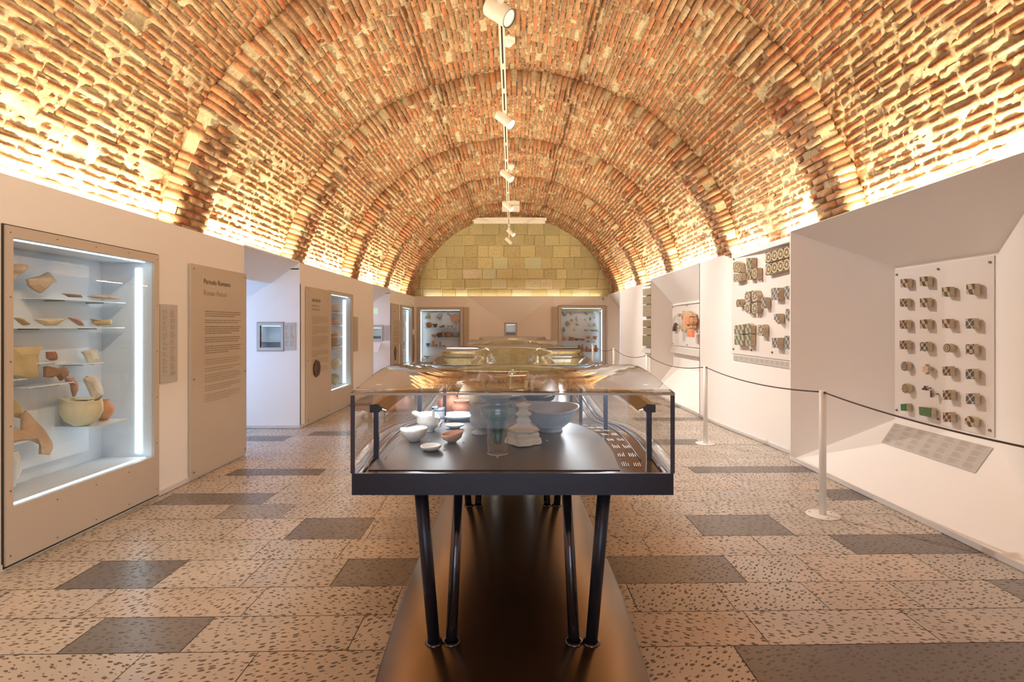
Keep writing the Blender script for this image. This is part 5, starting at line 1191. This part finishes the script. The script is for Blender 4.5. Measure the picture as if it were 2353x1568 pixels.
# ------------------------------------------------------------------ tile fragments on the right wall
def pattern(name, kind, c1, c2, scale, c3=None):
    m = bpy.data.materials.new(name); m.use_nodes = True; N, L = nt(m); p = N['Principled BSDF']; p.inputs['Roughness'].default_value = .35
    tc = N.new('ShaderNodeTexCoord'); sx = N.new('ShaderNodeSeparateXYZ'); L.new(tc.outputs['Object'], sx.inputs[0])
    def M_(op, a, b=None, v=None):
        n = N.new('ShaderNodeMath'); n.operation = op
        for i, q in enumerate((a, b)):
            if q is None: continue
            if isinstance(q, (int, float)): n.inputs[i].default_value = q
            else: L.new(q, n.inputs[i])
        return n.outputs[0]
    u, v = M_('MULTIPLY', sx.outputs['Y'], scale), M_('MULTIPLY', sx.outputs['Z'], scale)
    if kind == 'rosette':
        fu, fv = u, v
        rr_ = M_('SQRT', M_('ADD', M_('MULTIPLY', fu, fu), M_('MULTIPLY', fv, fv))); an = M_('ARCTAN2', fv, fu)
        pet = M_('ADD', rr_, M_('MULTIPLY', M_('SINE', M_('MULTIPLY', an, 12)), .035)); w = M_('SINE', M_('MULTIPLY', pet, 26))
    elif kind == 'wave':
        w = M_('SINE', M_('ADD', M_('MULTIPLY', u, 6.3), M_('MULTIPLY', M_('SINE', M_('MULTIPLY', v, 5.1)), 1.6)))
        w = M_('ADD', w, M_('SINE', M_('MULTIPLY', M_('SUBTRACT', v, u), 7.0)))
    elif kind == 'check':
        w = M_('MULTIPLY', M_('SINE', M_('MULTIPLY', u, 6.28)), M_('SINE', M_('MULTIPLY', v, 6.28)))
    elif kind == 'lace':
        w = M_('MULTIPLY', M_('SUBTRACT', .22, M_('ABSOLUTE', M_('MULTIPLY', M_('SINE', M_('MULTIPLY', M_('ADD', u, v), 3.6)), M_('SINE', M_('MULTIPLY', M_('SUBTRACT', u, M_('MULTIPLY', v, .8)), 3.1))))), 3.0)
    elif kind == 'star':
        rr_ = M_('SQRT', M_('ADD', M_('MULTIPLY', u, u), M_('MULTIPLY', v, v))); an = M_('ARCTAN2', v, u)
        w = M_('SINE', M_('ADD', M_('MULTIPLY', rr_, 8), M_('MULTIPLY', M_('SINE', M_('MULTIPLY', an, 8)), 1.2)))
    r = N.new('ShaderNodeValToRGB'); r.color_ramp.elements[0].position = .46; r.color_ramp.elements[1].position = .54
    r.color_ramp.elements[0].color = tuple(c1)+(1,); r.color_ramp.elements[1].color = tuple(c2)+(1,)
    L.new(M_('ADD', M_('MULTIPLY', w, .5), .5), r.inputs[0]); nz = N.new('ShaderNodeTexNoise'); nz.inputs['Scale'].default_value = 30; L.new(tc.outputs['Object'], nz.inputs['Vector'])
    mx = N.new('ShaderNodeMixRGB'); mx.blend_type = 'MULTIPLY'; mx.inputs['Fac'].default_value = .5; L.new(r.outputs[0], mx.inputs['Color1']); L.new(nz.outputs['Fac'], mx.inputs['Color2']); L.new(mx.outputs[0], p.inputs['Base Color'])
    return m
BR, CRM, NV, GN = (.15, .075, .05), (.60, .49, .33), (.075, .075, .09), (.10, .20, .10)
PT = {'bw': pattern('tile_brown_wave', 'wave', BR, CRM, 14), 'bl': pattern('tile_brown_lace', 'lace', BR, CRM, 17), 'nc': pattern('tile_dark_checks', 'check', NV, CRM, 16), 'ns': pattern('tile_dark_star', 'star', NV, CRM, 36),
      'gw': pattern('tile_green_wave', 'wave', (.10, .09, .045), CRM, 12), 'nl': pattern('tile_grey_lace', 'lace', (.11, .11, .12), (.60, .53, .40), 15), 'bs': pattern('tile_brown_star', 'star', BR, CRM, 40)}
GR1, GR2, STR = mat('tile_green', (.03, .20, .07), .3, noise=.4, nscale=30), mat('tile_dull_green', (.09, .19, .08), .4, noise=.4, nscale=40), mat('tile_bisque', (.66, .47, .32), .8, noise=.2)
VIO = mat('tile_violet_black', (.07, .03, .05), .3); BODY = mat('tile_clay_body', (.62, .50, .35), .85, noise=.25, nscale=20, bump=.3, bscale=80)
def tile(label, outline_px, X, proud, dep, face, cat='tile', name='glazed_tile', group=None, frame=None):
    """block with a glazed face: outline on plane X-proud, body running back to the panel"""
    xf = X-proud
    P = [on_side(x, y, xf) for x, y in outline_px]; c = sum(P, Vector())/len(P); Pb = [p+Vector((dep, 0, 0)) for p in P]
    rt = thing(name, label, cat, (X, c.y, min(p.z for p in P)), group)
    n = len(P); m = MB(); m.add(P+Pb, [(k, (k+1) % n, n+(k+1) % n, n+k) for k in range(n)]+[tuple(range(n, 2*n))]); m.build('clay_body', BODY, rt)
    m = MB(); o = Vector((-.004, 0, 0)); Q = [c+(p-c)*.985+o for p in P]; m.add(P+Q, [(k, (k+1) % n, n+(k+1) % n, n+k) for k in range(n)]+[tuple(range(n, 2*n))]); m.build('glazed_face', face, rt, origin=c)
    if proud > dep+.003:
        m = MB(); m.cyl(c+Vector((dep, 0, 0)), Vector((X-.001, c.y, c.z)), .006, n=8); m.build('mounting_pin', M['screw'], rt)
    return rt
# panel 1 in the large recess
XP = N1['X']; M['acrpanel'] = mat('frosted_panel', (.72, .68, .64), .45)
def panel(name, label, X, ya, yb, za, zb, t, m, pins, sx=-1):
    rt = thing(name, label, 'panel', (X, (ya+yb)/2, za)); q = MB(); q.box((X, ya, za), (X+sx*t, yb, zb)); q.build('board', m, rt)
    for (u, v) in pins:
        q = MB(); y, z = ya+(yb-ya)*u, za+(zb-za)*v; q.cyl((X+sx*t, y, z), (X+sx*(t+.012), y, z), .010, n=10); q.build('fixing_pin', M['screw'], rt)
    return rt
panel('mounting_panel', 'pale mounting panel in the large right recess carrying rows of small tiles', XP-.003, N1['y0']+.03, N1['y1']-.01, .555, 2.02, .006, M['acrpanel'],
      [(.03, .965), (.5, .965), (.97, .965), (.03, .035), (.5, .035), (.97, .035)])
PX1 = XP-.009
cols_ = [2078.5, 2126, 2177, 2232]
T1S = [(2080, 651, 17, 'bw', 'row 1', 'top left tile'), (2125, 647, 19, 'gw', '', 'second tile of the top row, set a little higher'), (2176, 671, 19, 'gw', '', 'third tile of the top row, set lower'), (2233, 665, 21, 'gw', '', 'greenish worn tile at the top right'),
       (2078, 696, 16, 'bl', '', 'left tile directly under the top left one'), (2125, 696, 18, 'bw', '', 'second tile of the second row'),
       (2078, 746, 17, 'bl', '', 'left tile of the third row'), (2125, 745, 18, 'bw', '', 'second tile of the third row'), (2176, 744, 18, 'bw', '', 'third tile of the third row'), (2231, 744, 20, 'nl', '', 'dark edged tile at the right of the third row'),
       (2078, 793, 17, 'bl', '', 'left tile of the fourth row'), (2125, 797, 18, 'nc', '', 'blue black checked tile, second of the fourth row'), (2178, 800, 17, 'bs', '', 'rounded star tile, third of the fourth row'), (2231, 803, 20, 'nc', '', 'dark cross patterned tile at the right of the fourth row'),
       (2177, 853, 18, 'bl', '', 'third tile of the fifth row'), (2231, 860, 20, 'nl', '', 'small grid patterned tile at the right of the fifth row'),
       (2178, 908, 19, 'bl', '', 'third tile of the sixth row'), (2232, 917, 21, 'nl', '', 'slanting dark patch tile at the right of the sixth row'),
       (2178, 959, 19, 'bl', '', 'third tile of the bottom row'), (2230, 969, 21, 'bw', '', 'angular tile at the bottom right')]
for (x, y, w_, pt, _, lb) in T1S:
    h = w_*.60; w2 = w_*.47; x -= 2
    o = [(x-w2, y-h*.92), (x+w2*.9, y-h*1.03), (x+w2, y+h*1.0), (x-w2*.95, y+h*.95)]
    if 'rounded' in lb: o = [(x+w2*math.cos(t), y+h*math.sin(t)) for t in np.linspace(0, 2*math.pi, 13)[:-1]]
    if 'angular' in lb: o = [(x-w2, y-h*.5), (x-w2*.3, y-h), (x+w2, y-h*.7), (x+w2, y+h), (x-w2*.2, y+h), (x-w2, y+h*.3)]
    tile(lb+' on the recess panel', o, PX1, .062, .044, PT[pt], group='small tiles on the recess panel')
def poly(x, y, a, b, n, inner=None, ph=0.0):
    out = []
    for k in range(n*(2 if inner else 1)):
        t = ph+2*math.pi*k/(n*(2 if inner else 1)); q = inner if inner and k % 2 else 1
        out.append((x+a*q*math.cos(t), y+b*q*math.sin(t)))
    return out
tile('octagonal blue black rosette tile on the recess panel', poly(2078, 842, 7.5, 11, 8), PX1, .062, .044, PT['ns'])
tile('octagonal brown star tile below the blue black rosette', poly(2080, 893, 7.5, 11.5, 8), PX1, .062, .044, PT['bs'])
tile('plain sandy six pointed star on the recess panel', poly(2127, 849, 8.5, 12, 6, .62, math.pi/2), PX1, .062, .035, STR)
tile('bright green block at the bottom left of the recess panel', [(2070, 929), (2083, 928), (2083, 945), (2071, 944)], PX1, .062, .05, GR1)
tile('large dull green rectangular tile at the bottom of the recess panel', [(2112, 935), (2141, 938), (2140, 960), (2113, 954)], PX1, .062, .044, GR2)
tile('small dark violet piece, upper of two under the star', [(2119, 893), (2123, 891), (2124, 887), (2128, 887), (2128, 892), (2132, 894), (2131, 898), (2119, 896)], PX1, .058, .02, VIO)
tile('small dark violet piece, lower of two under the star', [(2138, 898), (2141, 897), (2142, 904), (2147, 906), (2142, 908), (2142, 914), (2138, 913)], PX1, .058, .02, VIO)
# caption board lying on the sloping sill
def on_sill(px, py):
    # plane through (3.015, y, 0) and (N1.X, y, N1.z0)
    k = N1['z0']/(N1['X']-3.015); dx, dz = (px-CX)/F, -(py-HY)/F      # point = (dx*Y, Y, 1.45+dz*Y)
    Y = (EYE+k*3.015)/(k*dx-dz); return Vector((dx*Y, Y, EYE+dz*Y))
q = [on_sill(*p) for p in ((2056, 974), (2283, 1031), (2241, 1089), (2026, 1018))]
cbd = thing('caption_board', 'slanted beige caption sheet lying on the sill below the recess panel', 'caption board', tuple(q[3]))
nrm = (q[1]-q[0]).cross(q[3]-q[0]).normalized(); nrm = nrm if nrm.x < 0 else -nrm
m = MB(); m.slab(*[p+nrm*.003 for p in q], nrm*.004); m.build('board', M['label'], cbd)
m = MB()
for i in range(7):
    for j in range(4 if i < 5 else 4):
        for l in range(5):
            u0 = (i+.10)/7; u1 = u0+.10*R_.uniform(.55, 1); v0 = (j+.14+l*.145)/4.1
            f_ = lambda u, v: (q[0]*(1-u)+q[1]*u)*(1-v)+(q[3]*(1-u)+q[2]*u)*v+nrm*.0078
            m.quad(f_(u0, v0), f_(u1, v0), f_(u1, v0+.012), f_(u0, v0+.012))
tag(m.build('printed_text', M['ink2'], cbd), kind='stuff')
# panel 2 on the wall between the recesses (its plane: the splayed wall)
def on_w2(px, py, off=0.0):
    # wall line from (3.165,5.90) to (3.0,8.0); off = distance towards the room
    (ax, ay), (bx, by) = W2; dx = (px-CX)/F; sl = (bx-ax)/(by-ay); nx = -1/math.hypot(1, sl)
    Y = (ax-sl*ay-off)/(dx-sl); return Vector((dx*Y, Y, EYE-(py-HY)*Y/F))
def board_w2(mb, pts, o0, o1): mb.slab(*[on_w2(x, y, o0) for x, y in pts], Vector((-(o1-o0), 0, 0)))
p2 = thing('mounting_panel', 'large white panel with patterned tiles, cut by the near recess edge', 'panel', tuple(on_w2(1684, 812)))
m = MB(); q2 = [(1683, 586), (1827, 540), (1827, 830), (1683, 812)]; board_w2(m, q2, .002, .014); m.build('board', mat('white_panel', (.80, .76, .72), .4), p2)
for (x, y) in ((1687, 596), (1724, 583), (1772, 568), (1686, 802), (1727, 805), (1775, 810)):
    m = MB(); c = on_w2(x, y, .014); m.cyl(c, c+Vector((-.012, 0, 0)), .012, n=10); m.build('fixing_pin', M['screw'], p2)
l2 = thing('label_strip', 'narrow grey label strip below the large tile panel', 'label strip', tuple(on_w2(1686, 828)))
m = MB(); board_w2(m, [(1686, 816), (1827, 834), (1827, 850), (1686, 828)], .003, .009); m.build('board', M['label'], l2)
m = MB()
for i in range(11):
    for l in range(5):
        x_ = 1689+i*11.7; w_ = R_.uniform(4, 8); yb_ = 818.5+(x_-1686)*.132+l*1.5
        a, b = on_w2(x_, yb_, .0095), on_w2(x_+w_, yb_+w_*.13, .0095); m.quad(a, b, b-Vector((0, 0, .0032)), a-Vector((0, 0, .0032)))
tag(m.build('printed_text', M['ink2'], l2), kind='stuff')
def tile2(label, pts, face, proud=.07, dep=.06):
    P = [on_w2(x, y, .014+proud) for x, y in pts]; c = sum(P, Vector())/len(P); n = len(P)
    rt = thing('patterned_tile', label, 'tile', tuple(c), None)
    Pb = [p+Vector((dep, 0, 0)) for p in P]; m = MB(); m.add(P+Pb, [(k, (k+1) % n, n+(k+1) % n, n+k) for k in range(n)]+[tuple(range(n, 2*n))]); m.build('clay_body', BODY, rt)
    m = MB(); Q = [c+(p-c)*.985+Vector((-.004, 0, 0)) for p in P]; m.add(P+Q, [(k, (k+1) % n, n+(k+1) % n, n+k) for k in range(n)]+[tuple(range(n, 2*n))]); m.build('glazed_face', face, rt, origin=c)
    m = MB(); m.cyl(c+Vector((dep, 0, 0)), c+Vector((proud+.0, 0, 0)), .006, n=8); m.build('mounting_pin', M['screw'], rt)
    return rt
H = lambda *p: zm(p, 1660, 540, 4.611)
OL = (.20, .17, .09)
PT2 = {'ol': pattern('relief_olive_lace', 'lace', OL, (.62, .56, .40), 11), 'or': pattern('relief_olive_star', 'star', OL, (.66, .58, .42), 18), 'gr': pattern('relief_grey_green', 'wave', (.22, .23, .15), (.58, .58, .45), 9),
       'bwn': pattern('relief_brown_star', 'star', (.22, .18, .12), (.74, .68, .56), 16), 'gl': pattern('relief_grey_lace', 'lace', (.20, .21, .21), (.72, .69, .62), 13), 'ro': pattern('rosette_tile', 'rosette', (.13, .10, .05), (.80, .70, .48), 1/.17)}
tile2('upper olive fragment of the round star relief, top left of the white panel', H((115, 300), (150, 280), (185, 300), (195, 395), (118, 400)), PT2['or'])
tile2('lower olive fragment of the round star relief on the white panel', H((118, 412), (160, 410), (200, 402), (205, 480), (160, 500), (118, 500)), PT2['or'])
tile2('tall narrow tile with a bare sandy top on the white panel', H((255, 245), (312, 242), (310, 350), (258, 358)), PT2['ol'])
tile2('small patterned tile directly below the sandy topped one', H((258, 364), (308, 358), (308, 472), (260, 478)), PT2['ol'])
tile2('curved floral fragment right of the tall narrow tile', H((312, 372), (345, 350), (368, 350), (372, 462), (340, 465), (312, 440)), PT2['or'])
for (i, (x0_, x1_)) in enumerate(((460, 522), (524, 585), (587, 650), (652, 714))):
    for j in (0, 1):
        y0_ = 185+j*128-(x0_-460)*.27; y1_ = y0_+118
        tile2('%s rosette tile of the %s row in the block of eight' % (('first', 'second', 'third', 'last')[i], ('upper', 'lower')[j]), H((x0_, y0_), (x1_, y0_-16), (x1_, y1_-16), (x0_, y1_)), PT2['ro'], .06, .045)
tile2('small square tile at the left below the star relief', H((148, 688), (188, 682), (190, 758), (150, 765)), PT2['ol'])
tile2('upper left quarter of the octagonal star tile group', H((250, 600), (296, 597), (298, 712), (235, 716), (238, 625)), PT2['bwn'])
tile2('lower left quarter of the octagonal star tile group', H((235, 728), (298, 722), (298, 832), (265, 834), (236, 800)), PT2['bwn'])
tile2('upper right quarter of the octagonal star tile group', H((314, 590), (350, 590), (372, 640), (374, 705), (314, 710)), PT2['bwn'])
tile2('lower right quarter of the octagonal star tile group', H((314, 722), (374, 716), (374, 800), (355, 828), (314, 832)), PT2['bwn'])
tile2('diamond patterned tile right of the octagonal group', H((408, 690), (430, 660), (455, 665), (458, 700), (452, 775), (415, 778)), PT2['gl'])
tile2('square interlaced tile, upper right of the centre', H((518, 572), (545, 560), (598, 560), (594, 686), (520, 690)), PT2['gl'])
tile2('grey star tile at the right edge, upper', H((656, 548), (735, 535), (738, 690), (715, 692), (658, 672)), PT2['gl'])
tile2('pointed tile fragment with an eye like motif', H((550, 840), (596, 835), (600, 905), (592, 945), (550, 895)), PT2['gl'])
tile2('grey tile with an oval motif at the right edge, middle', H((672, 786), (735, 782), (738, 925), (712, 922), (672, 895)), PT2['gl'])
tile2('upper left leaf tile of the grey green foliage group', H((128, 960), (226, 948), (226, 1050), (128, 1056)), PT2['gr'])
tile2('lower left leaf tile of the grey green foliage group', H((128, 1064), (226, 1058), (228, 1168), (130, 1166)), PT2['gr'])
tile2('upper right leaf tile of the grey green foliage group', H((246, 942), (275, 938), (302, 960), (300, 1045), (244, 1050)), PT2['gr'])
tile2('lower right leaf tile of the grey green foliage group', H((244, 1060), (300, 1055), (300, 1170), (246, 1178)), PT2['gr'])
tile2('worn floral tile right of the foliage group', H((376, 955), (430, 950), (438, 980), (430, 1074), (376, 1064)), PT2['bwn'])
tile2('square tile with a crossed circle, lower right', H((528, 1092), (594, 1090), (592, 1200), (530, 1196)), PT2['gl'])
tile2('tile with grey lozenges at the right edge, bottom', H((658, 1070), (735, 1068), (738, 1216), (660, 1208)), PT2['gl'])
# panel 3 in the second recess
X3 = N2['X']-.012
a, b = on_side(1546.5, 0, X3), on_side(1607+14, 0, X3); zt3 = on_side(1546.5, 703.5, X3).z; zb3 = on_side(1546.5, 793, X3).z
p3 = thing('mounting_panel', 'small white panel with orange and sandy stone pieces in the second recess', 'panel', (X3, (a.y+b.y)/2, zb3))
m = MB(); m.box((X3, b.y, zb3), (X3-.012, a.y, zt3)); m.build('board', mat('white_panel_small', (.78, .75, .72), .4), p3)
m = MB(); m.box((X3-.01, b.y, zt3+.004), (X3-.05, a.y, zt3+.014)); m.build('ledge', M['white'], p3)
for u in (.03, .5, .97):
    for v in (.04, .96): m = MB(); y, z = b.y+(a.y-b.y)*u, zb3+(zt3-zb3)*v; m.cyl((X3-.012, y, z), (X3-.022, y, z), .012, n=8); m.build('fixing_pin', M['screw'], p3)
l3 = thing('label_strip', 'grey label strip below the small panel in the second recess', 'label strip', (X3, (a.y+b.y)/2, on_side(1546, 809, X3).z))
m = MB(); m.slab((X3-.02, a.y, on_side(1546, 797, X3).z), (X3-.02, b.y, on_side(1546, 797, X3).z), (X3-.09, b.y, on_side(1546, 809, X3).z), (X3-.09, a.y, on_side(1546, 809, X3).z), (-.005, 0, .002)); m.build('board', M['label'], l3)
I = lambda *p: zm(p, 1480, 650, 8.25)
ORG, SND, GRS = mat('orange_tile', (.80, .27, .13), .6), mat('sandy_stone', (.70, .50, .28), .85, noise=.35, nscale=15, bump=.3, bscale=50), mat('grey_print', (.52, .49, .50), .6)
ring = thing('ring_drawing', 'fine grey circle drawing behind a dark curved sherd, second recess', 'drawing', tuple(on_side(1554, 746, X3-.013)))
cc = on_side(1554, 746, X3-.0145); m = MB()
for rad in (.30, .26, .2):
    m.tube([cc+Vector((0, rad*.95*math.cos(t), rad*.62*math.sin(t))) for t in np.linspace(0, 2*math.pi, 37)], .003, 4, cap=False)
m.build('ring_lines', M['label'], ring)
def piece(label, pts, m_, t=.05, off=.03, nm='stone_piece', cat='stone piece'):
    P = [on_side(x, y, X3-.012-off) for x, y in pts]; mb = MB(); mb.prism(P, (-t, 0, 0), .15); tag(mb.build(nm, m_), label, cat)
piece('dark curved sherd on the circle drawing', I((562, 880), (590, 770), (618, 760), (622, 820), (600, 850), (590, 915), (562, 920)), K['dark'], .03, nm='dark_sherd', cat='potsherd')
piece('grey printed silhouette behind the sandy stones', I((725, 530), (768, 530), (772, 650), (800, 660), (835, 800), (830, 1020), (778, 1025), (775, 1112), (732, 1110), (728, 860), (705, 800), (705, 690), (728, 640)), GRS, .003, .002, 'printed_shape', 'drawing')
piece('upper left sandy stub', I((672, 585), (712, 585), (715, 640), (675, 645)), SND, nm='stone_stub')
piece('upper right sandy stub beside the grey print', I((735, 600), (775, 590), (795, 610), (790, 640), (735, 640)), SND, nm='stone_stub')
piece('lower left sandy stub', I((670, 812), (720, 808), (725, 868), (672, 870)), SND, nm='stone_stub')
piece('lower middle sandy stub', I((732, 812), (795, 805), (800, 870), (785, 905), (735, 860)), SND, nm='stone_stub')
piece('large upright sandy stone in the middle of the small panel', I((800, 600), (860, 535), (900, 540), (930, 600), (935, 870), (870, 880), (830, 940), (808, 880)), SND, .07, .03)
piece('sandy stone at the upper right of the small panel', I((935, 570), (975, 575), (990, 640), (940, 650)), SND, .08, .04)
piece('rounded orange brown stone at the right of the small panel', I((938, 655), (1000, 652), (1008, 740), (975, 800), (940, 795)), K['orange'], .08, .05)
piece('small sandy stone at the lower right', I((940, 805), (990, 810), (990, 860), (940, 872)), SND, .08, .04)
piece('bright orange square piece, upper', I((795, 645), (880, 645), (880, 797), (798, 795)), ORG, .03, .12, 'orange_slab', 'tile')
piece('bright orange square piece, lower', I((865, 880), (958, 882), (955, 1035), (868, 1022)), ORG, .05, .12, 'orange_slab', 'tile')
# tall strip of relief tiles on the third wall
w3x = lambda y: 3.13-(y-11.8)*.125
for i, (y0_, y1_) in enumerate(((664, 681), (682, 701), (701, 729), (735, 752), (752, 770), (770, 796))):
    Ya, Yb = 11.86, 12.42; X_ = w3x(12.1)-.03
    za, zb = EYE-(y1_-HY)*Yb/F, EYE-(y0_-HY)*Yb/F
    m = MB(); j = R_.uniform(-.03, .03); m.slab((w3x(Ya)-.03, Ya, za+.01), (w3x(Yb)-.03, Yb+j, za+.01), (w3x(Yb)-.03, Yb+j, zb-.01), (w3x(Ya)-.03, Ya, zb-.01), (-.05, 0, 0))
    tag(m.build('relief_tile', PT2['ol' if i % 2 else 'or']), ('uppermost', 'second', 'third', 'fourth', 'fifth', 'lowest')[i]+' tile from the top in the tall strip on the third wall', 'tile', 'tiles of the tall strip')
m = MB(); za, zb = EYE-(810-HY)*12.42/F, EYE-(799-HY)*12.42/F; m.slab((w3x(11.86)-.02, 11.86, zb), (w3x(12.5)-.02, 12.5, zb), (w3x(12.5)-.09, 12.5, za), (w3x(11.86)-.09, 11.86, za), (-.004, 0, 0))
tag(m.build('label_strip', M['label']), 'small grey label strip under the tall strip of relief tiles', 'label strip')
